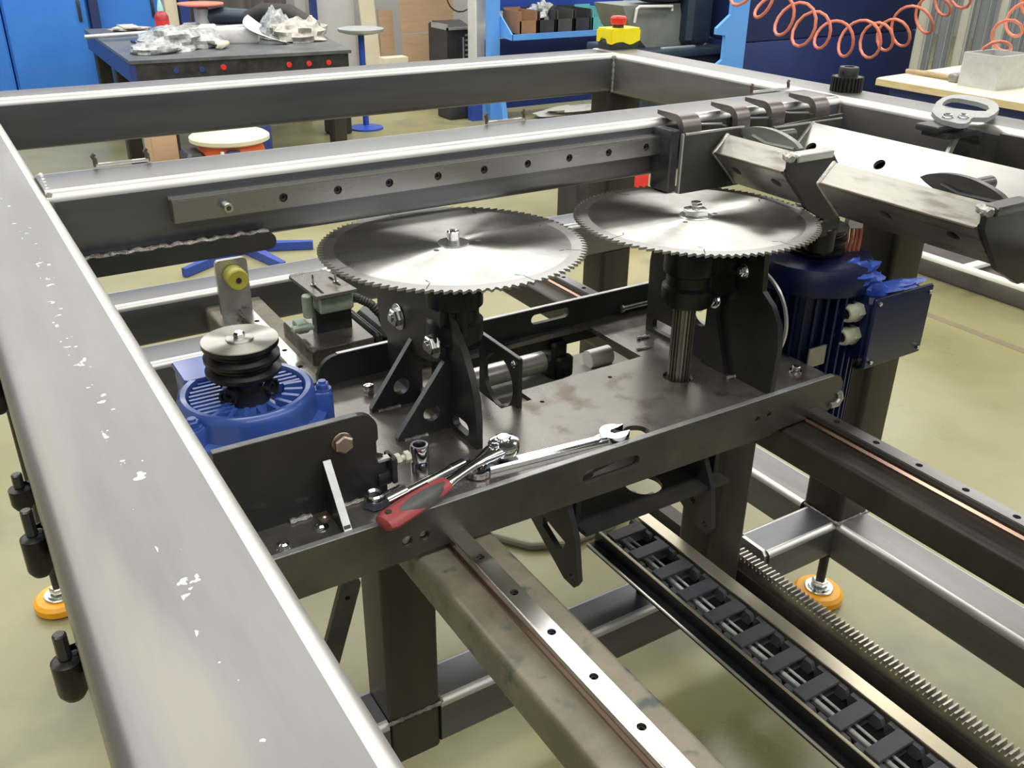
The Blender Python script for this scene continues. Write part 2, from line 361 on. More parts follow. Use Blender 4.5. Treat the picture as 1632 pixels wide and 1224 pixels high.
# ---------------------------------------------------------------- welded machine frame
RR = .042
def lit_corners(b):      # highlight painted on the two upper corner radii as brighter metal
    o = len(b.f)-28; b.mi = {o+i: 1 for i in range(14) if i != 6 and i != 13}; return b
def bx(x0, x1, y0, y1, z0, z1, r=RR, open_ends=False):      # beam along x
    return lit_corners(B().plate(rrect(y0, z0, y1, z1, r, 6), 'yz', x0, x1))
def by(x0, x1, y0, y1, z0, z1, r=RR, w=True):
    b = B().plate(rrect(x0, z0, x1, z1, r, 6), 'xz', y0, y1); return lit_corners(b) if w else b
def bz(x0, x1, y0, y1, z0, z1, r=RR):
    b = B(); return b.plate(rrect(x0, y0, x1, y1, r, 6), 'xy', z0, z1)
FR = E('machine_chassis', (2.6, 3, -3.8), 'large welded frame of dark square steel tube standing on posts with orange feet', 'machine frame')
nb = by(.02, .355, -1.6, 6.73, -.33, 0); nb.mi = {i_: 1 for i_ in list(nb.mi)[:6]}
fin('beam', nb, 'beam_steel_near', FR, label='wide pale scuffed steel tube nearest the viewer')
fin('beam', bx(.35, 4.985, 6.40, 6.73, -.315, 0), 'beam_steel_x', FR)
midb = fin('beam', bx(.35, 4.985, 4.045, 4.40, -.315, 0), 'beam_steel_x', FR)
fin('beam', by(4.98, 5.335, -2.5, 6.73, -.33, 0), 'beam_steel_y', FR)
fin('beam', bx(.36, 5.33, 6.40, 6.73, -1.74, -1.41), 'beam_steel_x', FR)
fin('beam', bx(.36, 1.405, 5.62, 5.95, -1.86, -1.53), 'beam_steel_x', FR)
fin('beam', by(1.41, 1.80, -1.5, 6.40, -1.72, -1.53, .03, False), 'dusty_steel', FR, label='dusty flat steel tube under the nearer guide rail')
fin('beam', by(3.665, 4.055, -1.5, 6.40, -1.72, -1.53, .03, False), 'post_steel', FR)
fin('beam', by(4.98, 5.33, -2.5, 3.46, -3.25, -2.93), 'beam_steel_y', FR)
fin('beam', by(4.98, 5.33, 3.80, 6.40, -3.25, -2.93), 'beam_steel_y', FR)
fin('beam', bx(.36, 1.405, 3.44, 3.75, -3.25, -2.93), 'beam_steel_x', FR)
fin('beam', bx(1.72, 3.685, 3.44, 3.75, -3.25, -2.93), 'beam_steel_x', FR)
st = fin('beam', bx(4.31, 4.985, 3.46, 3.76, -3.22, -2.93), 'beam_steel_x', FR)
fin('end_cap', B().plate([(3.48, -3.19), (3.51, -3.22), (3.71, -3.22), (3.74, -3.19), (3.74, -2.96), (3.71, -2.93), (3.51, -2.93), (3.48, -2.96)], 'yz', 4.28, 4.31), 'raw_light_steel', st)
def post(x0, x1, y0, y1, z0, z1, foot=True, px=None):
    p = fin('post', bz(x0, x1, y0, y1, z0, z1), 'post_steel', FR)
    if foot:
        cx, cy = px or ((x0+x1)/2, (y0+y1)/2)
        f = fin('levelling_foot', B().lathe((cx, cy, -3.8), [(.165, 0), (.19, .02), (.19, .07), (.165, .095), (.05, .105)], 32), 'orange_pad', FR, label='orange round foot pad')
        fin('washer', B().cyl((cx, cy, -3.70), .11, .018, ch=.004, seg=28).cyl((cx, cy, -3.68), .085, .014, seg=28).hexa((cx, cy, -3.665), .062, .05), 'zinc', f)
        fin('stud', B().cyl((cx, cy, -3.66), .036, z0+3.70, seg=16), 'dark_steel_part', f)
    return p
post(5.0, 5.325, 3.46, 3.80, -3.25, -.32)
post(1.41, 1.72, 3.44, 3.75, -3.25, -1.71, foot=False)
post(3.69, 4.00, 3.44, 3.75, -3.25, -1.71, foot=False)
post(4.99, 5.325, 6.41, 6.725, -3.25, -1.735, foot=False)
post(4.99, 5.325, 6.41, 6.725, -1.42, -.32, px=(5.15, 6.55))
post(.03, .345, 6.41, 6.72, -3.25, -.32, px=(.06, 6.6))
# weld seams at the joints
def weld(pts, r=.012, par=FR, m='weld', seed=1):
    rnd = random.Random(seed); P = [Vector(p) for p in pts]; out = []; rr = []
    for a, c in zip(P[:-1], P[1:]):
        L = (c-a).length; n = max(2, int(L/.018))
        for i in range(n): out.append(a+(c-a)*(i/n)); rr.append(r*(1+.28*math.sin(i*2.1)+rnd.uniform(-.12, .12)))
    out.append(P[-1]); rr.append(r)
    return fin('weld_bead', B().tube(out, rr, 7), m, par)
weld([(4.975, 6.395, -.02), (4.975, 6.395, -.31)], .012, m='weld_light', seed=2)
weld([(.36, 4.04, -.035), (.36, 4.04, -.30)], .012, seed=3)
weld([(.36, 4.05, -.012), (.375, 4.40, -.01)], .012, m='weld_light', seed=33)
weld([(4.975, 4.04, -.035), (4.975, 4.04, -.30)], .012, seed=4)
weld([(4.975, 3.455, -2.925), (4.99, 3.455, -2.925), (5.33, 3.455, -2.93)], .011, seed=5)
weld([(4.985, 3.46, -2.925), (4.985, 3.77, -2.925)], .011, seed=6)
weld([(1.40, 3.435, -2.925), (1.72, 3.435, -2.93)], .011, seed=7)
weld([(1.725, 3.44, -2.93), (1.725, 3.74, -2.93)], .011, seed=8)
# ground scuffs where tubes were cleaned before welding stay in the material; lower lip bar welded under the middle tube
lip = fin('lip_bar', B().plate(rrect(.36, -.352, 1.23, -.275, .035, 5), 'xz', 3.965, 4.044), 'black_plate', FR)
fin('weld_bead', B().tube([(.36+.018*i, 3.985-.004*math.sin(i*2), -.272+.003*math.sin(i*1.3)) for i in range(48)], [.012*(1+.3*math.sin(i*2.1)) for i in range(48)], 8), 'weld', lip)

def screw_socket(b, M, r, h):
    b.M = M; b.ring((0, 0, 0), [(r*.5, 0), (r*.5, h), (r*.95, h), (r, h-.15*r), (r, 0)], 16); b.cyl((0, 0, 0), r*.52, h*.35, seg=6); b.M = None
def rail(name, o, along, up, L, w, h, holes, m='rail_steel', mg='rail_groove', screws='black_oxide', depth=.035, first=None):
    """profiled guide rail: local x along, y across, z up; cap screws fill the counterbored holes, black ones added as hole shade"""
    M = basis(o, along, Vector(up).cross(Vector(along))); up_ = M.to_3x3() @ Vector((0, 0, 1))
    g = w*.10
    b = B(); b.M = M
    prof = [(-w/2, 0), (w/2, 0), (w/2, h*.18), (w/2-g, h*.34), (w/2-g, h*.44), (w/2, h*.60), (w/2, h-depth), (-w/2, h-depth), (-w/2, h*.60), (-w/2+g, h*.44), (-w/2+g, h*.34), (-w/2, h*.18)]
    b.plate(prof, 'yz', 0, L)
    r = fin(name, b, mg, FR)
    b = B(); b.M = M; c = w*.06
    hl = [circ(x, 0, w*.2, 16) for x in holes]
    b.plate([(0, -w/2), (L, -w/2), (L, w/2), (0, w/2)], 'xy', h-depth, h-c, holes=hl)
    b.plate([(0, -w/2+c), (L, -w/2+c), (L, w/2-c), (0, w/2-c)], 'xy', h-c, h, holes=hl)
    fin('running_face', b, m, r)
    for i, x in enumerate(holes):
        q = B()
        if i == first: screw_socket(q, M @ Matrix.Translation((x, 0, h-depth)), w*.21, depth+.05); fin('cap_screw', q, 'zinc', r, label='bright zinc screw standing proud')
        else: screw_socket(q, M @ Matrix.Translation((x, 0, h-depth)), w*.185, depth*.6); fin('cap_screw', q, screws, r)  # black heads in the lower rails are added to darken the holes
    return r
hy = [2.784-.2725*i for i in range(-12, 15)]
y0 = -1.2
rail('guide_rail', (1.601, y0, -1.53), (0, 1, 0), (0, 0, 1), 6.25-y0, .09, .08, [y-y0 for y in hy if y0+.1 < y < 6.2], depth=.03)
rail('guide_rail', (3.873, y0, -1.53), (0, 1, 0), (0, 0, 1), 6.35-y0, .09, .08, [2.818-.2625*i-y0 for i in range(-13, 14) if y0+.1 < 2.818-.2625*i < 6.3], depth=.03, m='rail_dull')
rail('guide_rail', (.805, 4.045, -.125), (1, 0, 0), (0, -1, 0), 2.69, .10, .085, [.218+.2575*i for i in range(10)], m='rail_steel_x', mg='rail_steel_x', screws='dark_steel_part', depth=.03, first=0)
# rack with its carrier bar
rk = fin('rack_carrier', B().box((4.02, -1.2, -3.17), (4.24, 4.6, -3.13)).box((4.09, -1.2, -3.13), (4.21, 4.6, -3.03)), 'post_steel', FR)
q = B(); n_ = 0; y = -.9
prof = []
while y < 3.62:
    prof += [(y, -2.965), (y+.008, -2.93), (y+.019, -2.93), (y+.027, -2.965)]; y += .0365
q.plate([(-.9, -3.03)]+prof+[(y, -2.965), (y, -3.03)], 'yz', 4.12, 4.205)
fin('gear_rack', q, 'rack_steel', rk)
# shallow cable tray
t = fin('cable_tray', B().box((3.04, -1.2, -2.66), (3.50, 3.9, -2.645)).box((3.105, -1.2, -2.645), (3.122, 3.9, -2.555)), 'black_oxide', FR)
fin('tray_edge', B().box((3.104, -1.2, -2.556), (3.124, 3.9, -2.548), .003), 'tray_bright', t); fin('tray_edge', B().tube([(3.045, -1.2, -2.64), (3.045, 3.9, -2.64)], .009, 8), 'raw_light_steel', t)
fin('tray_lip', B().box((3.44, -1.2, -2.645), (3.46, 3.9, -2.555)).box((3.425, -1.2, -2.562), (3.515, 3.9, -2.545), .004), 'tray_bright', t)
fin('tray_bracket', B().box((3.25, 3.58, -2.94), (3.33, 3.62, -2.66)), 'dark_steel_part', t)
# gate-latch style clamps welded on the outer side of the near tube
for i, (y, s_) in enumerate(((2.93, .68), (2.33, .36), (2.03, .62), (1.59, .55))):
    h = .26*s_
    l = fin('side_latch', B().box((-.012, y-.045*s_, -.36), (.03, y+.045*s_, -.36+h*.7), .02).lathe((-.004, y-.03*s_, -.36), [(.02, 0), (.028, .015), (.028, h*.62), (.018, h*.66)], 14), 'black_oxide', FR)
    fin('pin', B().cyl((-.004, y-.03*s_, -.36+h*.66), .013, h*.42, seg=10, ch=.003), 'dark_steel_part', l)
# narrow drilled flat bar hanging under the bed near the left leg
fin('flat_bar', B().plate(slot(1.02, -2.35, 1.20, -1.80, .05), 'xz', 3.30, 3.33, holes=[circ(1.03, -2.3, .014, 10), circ(1.18, -1.86, .014, 10)]), 'dark_steel_part', FR)

# ---------------------------------------------------------------- carriage bed between the rails
CB = E('carriage_bed', (2.4, 3.7, -1.55), 'dark steel carriage bed with black bracket plates riding on the two lower rails', 'machine carriage')
bed = [(.72, 3.03), (4.03, 3.03), (4.03, 3.45), (3.90, 4.36), (.72, 4.36)]
cut = [(2.227, 3.645), (2.419, 3.646), (2.416, 3.767), (3.268, 3.818-.04), (3.264, 4.31), (2.26, 4.30), (2.227, 4.27)]
holes = [cut, circ(3.276, 3.464, .083, 24), circ(2.68, 3.085, .07, 24), circ(2.943, 3.652, .013, 10), circ(2.453, 3.60, .013, 10)]
mh = circ(.98, 3.85, .345, 32)
fin('bed_plate', B().plate(bed, 'xy', -1.328, -1.30, holes=holes+[mh]), 'plate_steel', CB)
def notch_flange():
    o = [(.72, -1.515), (1.40, -1.512), (1.42, -1.50), (1.66, -1.50), (1.70, -1.515), (2.6, -1.53), (3.55, -1.535), (3.60, -1.515), (4.02, -1.50), (4.09, -1.47), (4.105, -1.42), (4.105, -1.345), (4.08, -1.305), (4.03, -1.285), (.72, -1.285)]
    return o
ff = fin('front_flange', B().plate(notch_flange(), 'xz', 2.995, 3.03, holes=[slot(2.325, -1.398, 2.60, -1.40, .036), circ(1.36, -1.41, .026, 16), circ(1.445, -1.41, .026, 16), circ(3.444, -1.40, .017, 14), circ(3.531, -1.395, .017, 14)]), 'bed_flange', CB)
fin('cap_screw', B().lathe((1.36, 3.02, -1.41), [(.022, -.01), (.022, .0)], 14, 'y').cyl((1.445, 3.018, -1.41), .02, .012, 'y', 14), 'zinc', ff)
# bright strip painting the light that falls on the top edge
fin('lit_edge', B().box((.72, 2.996, -1.287), (4.02, 3.028, -1.281), .003), 'bright_edge_steel', ff)
rf = fin('rear_flange', B().plate(rrect(1.50, -1.42, 4.0, -1.135, .12, 6), 'xz', 4.36, 4.39, holes=[slot(2.905, -1.20, 3.12, -1.20, .032)]), 'black_plate', CB)
fin('lit_edge', B().box((1.62, 4.361, -1.137), (3.88, 4.389, -1.129), .002), 'bright_edge_steel', rf)
q = B().tube([(3.55, 4.33, -1.25), (3.80, 4.33, -1.25)], .017, 10); q.lathe((3.535, 4.33, -1.25), [(.012, 0), (.027, .01), (.027, .022), (.018, .03)], 14, 'x')
fin('stop_bolt', q, 'zinc', rf)
for x_ in (2.66, 2.20): fin('slot_tab', B().box((x_, 4.315, -1.30), (x_+.11, 4.345, -1.285), .003), 'dark_steel_part', CB)
# left spindle bracket: main plate in the yz plane, front edge bulges forward
xl = 1.905
prof = [(3.345, -1.30), (3.345, -1.14), (3.36, -1.04), (3.40, -.95), (3.47, -.84), (3.55, -.76), (3.60, -.70), (3.60, -.47), (3.68, -.47), (3.68, -.60), (4.15, -.60), (4.30, -.66), (4.33, -.75), (4.33, -1.30)]
lp = fin('left_bracket_plate', B().plate(prof, 'yz', xl, xl+.035, holes=[rrect(3.42, -1.27, 3.58, -1.20, .03), [(3.80, -1.02), (3.98, -1.02), (3.98, -1.24), (3.80, -1.24)]]), 'black_plate', CB)
# slanting bearing clamp plate with two large bolts in front of it
prof2 = [(3.62, -.66), (3.66, -.62), (3.72, -.60), (4.34, -.60), (4.36, -.90), (4.32, -1.02), (4.16, -1.06), (3.74, -.98), (3.64, -.94)]
cp = fin('bearing_clamp_plate', B().plate([(y, z) for y, z in prof2], 'yz', xl-.035, xl-.001), 'bracket_face', CB)
def hexbolt(b, c, r, ax, sgn=-1, wash=1.45, proud=.0):
    a = AX[ax]; d = [0, 0, 0]; d[a] = 1
    u = [(0, 1, 0), (0, 0, 1), (1, 0, 0)][a]; v = [(0, 0, 1), (1, 0, 0), (0, 1, 0)][a]
    M = Matrix((Vector(u), Vector(v) if sgn > 0 else -Vector(v), Vector(d)*sgn)).transposed().to_4x4(); M.translation = Vector(c)
    b.M = M; b.cyl((0, 0, 0), r*wash, r*.16, seg=24, ch=.002); b.lathe((0, 0, r*.16), [(r*.97, 0), (r, r*.1), (r, r*.55), (r*.82, r*.7)], 6)
    if proud: b.cyl((0, 0, r*.8), r*.5, proud, seg=14, ch=.003)
    b.M = None
for c in ((xl-.036, 4.09, -.865), (xl-.036, 3.69, -.865)):
    q = B(); hexbolt(q, c, .048, 'x', -1, 1.5, .015); fin('hex_bolt', q, 'zinc', cp)
for i, (gx, gy) in enumerate(((1.628, 3.96), (1.614, 3.62))):
    g_ = fin('gusset', B().plate([(gx, -1.30), (xl, -1.30), (xl, -.93), (xl-.025, -.93), (gx, -1.28)], 'xz', gy-.017, gy+.017, holes=[circ(xl-.105, -1.19, .045, 20)]), 'black_plate', CB)
    fin('lit_edge', B().plate([(gx-.004, -1.28), (gx, -1.285), (xl-.023, -.935), (xl-.027, -.93)], 'xz', gy-.0165, gy+.0165), 'edge_grey', g_)
    fin('weld_bead', B().tube([(gx+.03+.018*k_, gy-.022, -1.298) for k_ in range(8)], [.011*(1+.3*math.sin(k_*2)) for k_ in range(8)], 6), 'weld', g_)
def spindle(cx, cy, hub_top, ztop, long_shaft, par):
    s_ = fin('bearing_housing', B().lathe((cx, cy, -.86), [(.085, 0), (.135, .005), (.14, .02), (.14, .10), (.12, .115), (.12, .17), (.14, .185), (.14, .34), (.13, .355), (.07, .36)], 32), 'black_oxide', par)
    for k_ in range(4):
        t = PI/4+k_*PI/2; q = B(); q.ring((cx+.10*math.cos(t), cy+.10*math.sin(t), -.505), [(.016, 0), (.016, .02), (.027, .02), (.027, 0)], 16); fin('cap_screw', q, 'chrome', s_)
    fin('spindle', B().cyl((cx, cy, -.51), .045, .125, seg=24), 'dark_steel_part', s_)
    return s_
sp1 = spindle(1.99, 3.70, 0, 0, False, CB)
fin('bearing_arm', B().box((xl+.03, 3.56, -.82), (2.0, 3.84, -.55), .02), 'black_oxide', CB)
sp2 = spindle(3.29, 3.47, 0, 0, True, CB)
# splined shaft of the right spindle down through the bed
q = B(); prof = []
for i in range(20):
    t = 2*PI*i/20; prof += [(3.28+.062*math.cos(t), 3.466+.062*math.sin(t)), (3.28+.062*math.cos(t+.16), 3.466+.062*math.sin(t+.16)), (3.28+.050*math.cos(t+.19), 3.466+.050*math.sin(t+.19)), (3.28+.050*math.cos(t+.28), 3.466+.050*math.sin(t+.28))]
q.plate(prof, 'xy', -1.62, -.86)
fin('splined_shaft', q, 'spline_steel', sp2)
# right bracket plate
xr = 3.547
prof = [(3.03, -1.30), (3.02, -1.02), (3.04, -.90), (3.10, -.81), (3.18, -.75), (3.20, -.52), (3.90, -.52), (4.00, -.56), (4.06, -.66), (4.09, -.85), (4.08, -1.30)]
rp = fin('right_bracket_plate', B().plate(prof, 'yz', xr, xr+.035, holes=[rrect(3.70, -1.275, 4.02, -1.20, .025), circ(3.62, -1.02, .085, 20)]), 'black_plate', CB)
fin('front_web', B().plate([(3.46, -.52), (3.46, -1.0), (3.35, -1.28), (3.35, -1.30), (3.54, -1.30), (3.54, -.52)], 'yz', xr-.03, xr-.002), 'black_plate', rp)
for c, r_ in (((xr-.032, 3.49, -.89), .038), ((xr-.032, 3.60, -.965), .028), ((xr-.002, 3.33, -.68), .03), ((xr-.002, 3.44, -.76), .022)):
    q = B(); hexbolt(q, c, r_, 'x', -1, 1.4, .012); fin('hex_bolt', q, 'chrome' if r_ > .025 else 'zinc', rp)
q = B().plate(circ(3.30, -.93, .285, 26, PI*.55, PI*1.12)+circ(3.30, -.93, .27, 26, PI*1.12, PI*.55), 'yz', xr+.036, xr+.05)
fin('ring_edge', q, 'bright_edge_steel', rp)
fin('bearing_arm', B().box((3.33, 3.36, -.82), (xr, 3.60, -.55), .02), 'black_oxide', rp)
for c in ((3.40, 3.98, -1.29), (3.30, 3.86, -1.295), (3.50, 3.30, -1.293)):
    fin('weld_bead', B().tube([(c[0]+.014*k_, c[1]-.002*k_, c[2]) for k_ in range(7)], [.010*(1+.3*math.sin(k_*2)) for k_ in range(7)], 6), 'weld_light', CB)
# ring plate standing at the edge of the opening
q = B().plate([(3.60, -1.40), (4.00, -1.40), (4.00, -1.02), (3.60, -1.02)], 'yz', 2.30, 2.325, holes=[circ(3.80, -1.22, .15, 24)])
rg = fin('ring_plate', q, 'black_plate', CB); fin('lit_edge', B().box((2.301, 3.60, -1.022), (2.324, 4.0, -1.014), .002), 'edge_grey', rg)
q = B(); hexbolt(q, (2.30, 3.645, -1.06), .014, 'x', -1); hexbolt(q, (2.30, 3.65, -1.37), .014, 'x', -1); fin('cap_screw', q, 'zinc', rg)
# drive under the opening
fin('end_block', B().box((3.0, 4.30, -1.62), (3.12, 4.62, -1.37), .02).box((3.02, 4.26, -1.60), (3.14, 4.34, -1.46), .015), 'black_oxide', CB)
for z_, y_ in ((-1.42, 4.56), (-1.46, 4.48)): fin('guide_rod', B().tube([(2.25, y_, z_), (3.03, y_, z_)], .02, 10), 'dark_steel_part', CB)
fin('cylinder_tube', B().cyl((2.1, 4.42, -1.53), .07, .95, 'x', 28), 'raw_light_steel', CB)
fin('rod_cover', B().lathe((3.32, 4.36, -1.57), [(.06, 0), (.062, .17), (.03, .19)], 22, 'x'), 'white_paint', CB)
fin('shelf_plate', B().box((1.9, 4.10, -1.64), (3.62, 4.55, -1.62)), 'raw_light_steel2', CB)
# bracket under the front flange that carries the chain
ub = fin('chain_bracket', B().plate([(2.30, 2.96), (3.25, 2.96), (3.25, 3.42), (2.28, 3.42)], 'xy', -1.72, -1.695, holes=[circ(2.82, 3.16, .10, 24)]), 'black_plate', CB)
for x_ in (2.22, 3.10):
    q = B().plate([(3.42, -1.52), (3.42, -1.75), (3.02, -1.98), (2.93, -1.98), (2.90, -1.93), (2.94, -1.69), (3.03, -1.52)], 'yz', x_, x_+.03, holes=[[(3.05, -1.86), (3.22, -1.78), (3.22, -1.72), (3.02, -1.76)], circ(2.955, -1.93, .018, 12)])
    fin('drop_plate', q, 'black_plate', ub)
for x_ in (2.30, 3.22): fin('hanger', B().box((x_, 3.05, -1.70), (x_+.03, 3.10, -1.50)), 'black_plate', ub)
q = B().tube([(2.34, 3.10, -1.44), (2.62, 3.12, -1.42)], .03, 12).tube([(2.34, 3.10, -1.44), (2.40, 3.105, -1.435)], .045, 12)
fin('shock_stop', q, 'zinc_brown', ub)
for x_ in (1.60, 3.873):
    for y_ in (3.22, 4.12): fin('rail_block', B().box((x_-.10, y_-.14, -1.46), (x_+.10, y_+.14, -1.33), .015), 'dark_steel_part', CB)
# motor mounting plate in front of the left motor
ym = 3.235
q = B().plate([(.66, -1.30), (1.385, -1.30), (1.385, -1.12), (1.345, -1.10), (1.345, -1.03), (1.355, -1.02), (1.355, -.98)]+circ(1.275, -.965, .08, 8, 0, PI/2)+[(.66, -.885)], 'xz', ym, ym+.035, holes=[])
mp_ = fin('motor_mount_plate', q, 'black_plate', CB)
fin('lit_edge', B().box((.66, ym+.001, -.886), (1.27, ym+.034, -.880), .002), 'edge_grey', mp_)
q = B(); hexbolt(q, (1.19, ym, -.985), .044, 'y', -1, 1.05); fin('hex_bolt', q, 'zinc_brown', mp_, label='rusty hexagon bolt')
g_ = fin('gusset', B().plate([(3.03, -1.30), (ym, -1.30), (ym, -1.05), (ym-.02, -1.05), (3.03, -1.275)], 'yz', 1.095, 1.125), 'black_plate', CB)
q = B(); q.M = basis((1.11, 3.03, -1.282), (0, ym-.02-3.03, .235), (1, 0, 0)); L_ = math.hypot(ym-.02-3.03, .235); q.box((-.01, -.017, -.004), (L_+.005, .017, .004)); q.M = None
fin('lit_edge', q, 'bright_edge_steel', g_)
fin('weld_bead', B().tube([(.93+.016*k_, ym-.008, -1.296) for k_ in range(7)], [.013*(1+.3*math.sin(k_*2)) for k_ in range(7)], 6), 'weld_light', CB)
fin('weld_bead', B().tube([(1.17+.016*k_, ym-.008, -1.296) for k_ in range(9)], [.010*(1+.3*math.sin(k_*2)) for k_ in range(9)], 6), 'weld_light', CB)
tb = fin('tension_tab', B().box((1.34, ym-.02, -1.13), (1.41, ym+.015, -1.115), .003), 'raw_light_steel', CB)
fin('tab_lug', B().box((1.395, ym-.045, -1.24), (1.42, ym+.045, -1.115), .004).box((1.34, ym-.02, -1.25), (1.40, ym+.02, -1.19), .004), 'black_plate', tb)
q = B().tube([(1.40, ym, -1.15), (1.505, ym, -1.15)], .014, 10); q.hexa((1.43, ym, -1.15), .028, .024, 'x'); q.hexa((1.475, ym, -1.15), .028, .026, 'x')
fin('tension_screw', q, 'gland', tb)
def domebolt(c, r, par, m='chrome'): return fin('bolt_head', B().lathe(c, [(r*1.5, 0), (r*1.5, .004), (r, .006), (r*.95, r*.5), (r*.6, r*.8)], 18), m, par)
for c in ((.852, 3.088, -1.30), (1.03, 3.13, -1.30)): domebolt(c, .022, CB)
domebolt((1.07, 3.19, -1.30), .02, CB, 'zinc_brown')
q = B(); q.cyl((3.901, 3.17, -1.30), .036, .01, seg=20); q.hexa((3.901, 3.17, -1.29), .024, .025); fin('hex_bolt', q, 'chrome', CB)
q = B(); q.hexa((1.70, 4.147, -1.30), .03, .03); q.lathe((1.70, 4.147, -1.27), [(.028, 0), (.032, .01), (.028, .03), (.01, .036)], 16); fin('lock_nut', q, 'chrome', CB)
fin('end_clip', B().tube([(4.02, 2.99, -1.47), (4.07, 2.985, -1.47), (4.095, 2.985, -1.44), (4.08, 2.985, -1.40)], .018, 8), 'raw_light_steel', CB)

# ---------------------------------------------------------------- saw blades
def blade(c, label, teeth=100, rot=0.0, tilt=0.0):
    R_ = .632; t = E('saw_blade', (c[0], c[1], c[2]-.012), label, 'saw blade', None)
    out = []
    for i in range(teeth):
        a = 2*PI*i/teeth+rot; d = 2*PI/teeth
        out += [(a, R_*.966), (a+.18*d, R_*.954), (a+.38*d, R_*.958), (a+.52*d, R_*.978), (a+.80*d, R_*.990), (a+.93*d, R_*1.0), (a+.97*d, R_*.985)]
    N = len(out); rad = [.06, .30, .53, .60]; vs = []; fs = []
    for zz in (c[2]-.006, c[2]+.006):
        for r in rad: vs += [(c[0]-r*math.cos(a), c[1]+r*math.sin(a), zz) for a, _ in out]
        vs += [(c[0]-r*math.cos(a), c[1]+r*math.sin(a), zz) for a, r in out]
    K = len(rad)+1
    for s_ in (0, 1):
        for q_ in range(K-1):
            o_ = (s_*K+q_)*N
            for i in range(N): j = (i+1) % N; fs.append((o_+i, o_+j, o_+N+j, o_+N+i))
    for q_ in (0, K-1):
        for i in range(N): j = (i+1) % N; fs.append((q_*N+i, q_*N+j, (K+q_)*N+j, (K+q_)*N+i))
    fin('blade_disc', B().add(vs, fs), 'blade_steel', t, origin=(c[0], c[1], c[2]), smooth=20)
    for k_ in range(8):      # narrow expansion slots ending in a hook
        a = 2*PI*k_/8+rot+.1; ca, sa = math.cos(a), math.sin(a)
        l = [(.606, -.0025), (.53, -.0025), (.518, -.006), (.508, -.018), (.500, -.020), (.500, -.025), (.512, -.023), (.523, -.009), (.533, .0025), (.606, .0025)]
        fin('expansion_slot', B().plate([(c[0]+r*ca-u*sa, c[1]+r*sa+u*ca) for r, u in l], 'xy', c[2]-.0065, c[2]+.0065), 'slot_shadow', t)
    for a in (rot-.15, rot+.4+PI): fin('pin_hole', B().cyl((c[0]+.125*math.cos(a), c[1]+.125*math.sin(a), c[2]-.0065), .014, .013, seg=14), 'slot_shadow', t)
    return t
bl1 = blade((1.99, 3.70, -.385), 'round toothed saw blade with a bare cylindrical spindle end, nearer the left motor pulley')
fin('arbor_collar', B().cyl((1.99, 3.70, -.379), .075, .008, seg=32), 'rail_steel_x', bl1)
q = B(); q.ring((1.99, 3.70, -.371), [(.018, 0), (.018, .05), (.026, .055), (.030, .05), (.030, 0)], 20); q.cyl((1.99, 3.70, -.371), .019, .03, seg=12)
fin('spindle_end', q, 'chrome', bl1)
bl2 = blade((3.29, 3.47, -.385), 'round toothed saw blade held by a hexagon nut and washer, beneath the steel trough', rot=.03)
q = B(); q.cyl((3.29, 3.47, -.379), .085, .008, seg=32, ch=.002); q.hexa((3.29, 3.47, -.371), .066, .035); fin('arbor_nut', q, 'zinc', bl2)
q = B(); q.hexa((3.29, 3.47, -.336), .030, .035); fin('bolt_head', q, 'chrome', bl2)
for b_, m_ in ((bl1, (1.99, 3.70)), (bl2, (3.29, 3.47))):
    fin('lower_flange', B().cyl((m_[0], m_[1], -.415), .10, .023, seg=28), 'dark_steel_part', b_)
# ---------------------------------------------------------------- left motor with its two-groove pulley
def fins(b, c, r0, r1, z0, z1, n, w=.012, skip=None):
    for i in range(n):
        t = 2*PI*i/n
        if skip and skip(t): continue
        M = Matrix.Translation(Vector((c[0], c[1], 0))) @ Matrix.Rotation(t, 4, 'Z'); b.M = M
        b.box((r0, -w/2, z0), (r1, w/2, z1)); b.M = None
mx, my = .98, 3.85
mo = E('electric_motor', (mx, my, -1.75), 'bright blue electric motor standing upright under a grey belt pulley', 'motor')
fin('housing', B().lathe((mx, my, -1.75), [(.24, 0), (.27, .03), (.27, .52), (.30, .53)], 36), 'blue_motor', mo)
q = B(); fins(q, (mx, my), .265, .335, -1.72, -1.225, 34, .02); fin('cooling_fins', q, 'blue_motor', mo)
fl_ = fin('end_shield', B().lathe((mx, my, -1.22), [(.30, 0), (.32, .015), (.325, .085), (.350, .095), (.354, .105), (.354, .135), (.335, .145), (.315, .152), (.310, .19), (.312, .235), (.304, .262), (.290, .275), (.268, .272), (.258, .25), (.255, .215), (.14, .205), (.10, .225), (.08, .225), (.05, .2)], 56), 'blue_motor', mo)
q = B(); R_ = .256
for i in range(13):          # ribs cast across the shield, parallel on the left, short radial ones to the right and front
    yy = my-.222+i*.037
    if abs(yy-my) >= R_: continue
    hw = math.sqrt(R_**2-(yy-my)**2)
    if yy > my-.16: q.box((mx-hw+.003, yy-.008, -1.02), (mx-max(.09, .02), yy+.008, -.962))
    if yy > my+.02 or abs(yy-my) < .02: q.box((mx+.09, yy-.008, -1.02), (mx+hw-.003, yy+.008, -.962))
    if yy > my+.13: q.box((mx-.1, yy-.008, -1.02), (mx+.1, yy+.008, -.962))
for i in range(9):
    t = -PI*.78+i*PI*.092; q.M = Matrix.Translation(Vector((mx, my, 0))) @ Matrix.Rotation(t, 4, 'Z'); q.box((.17, -.010, -1.02), (.253, .010, -.958)); q.M = None
fin('shield_ribs', q, 'blue_motor', fl_)
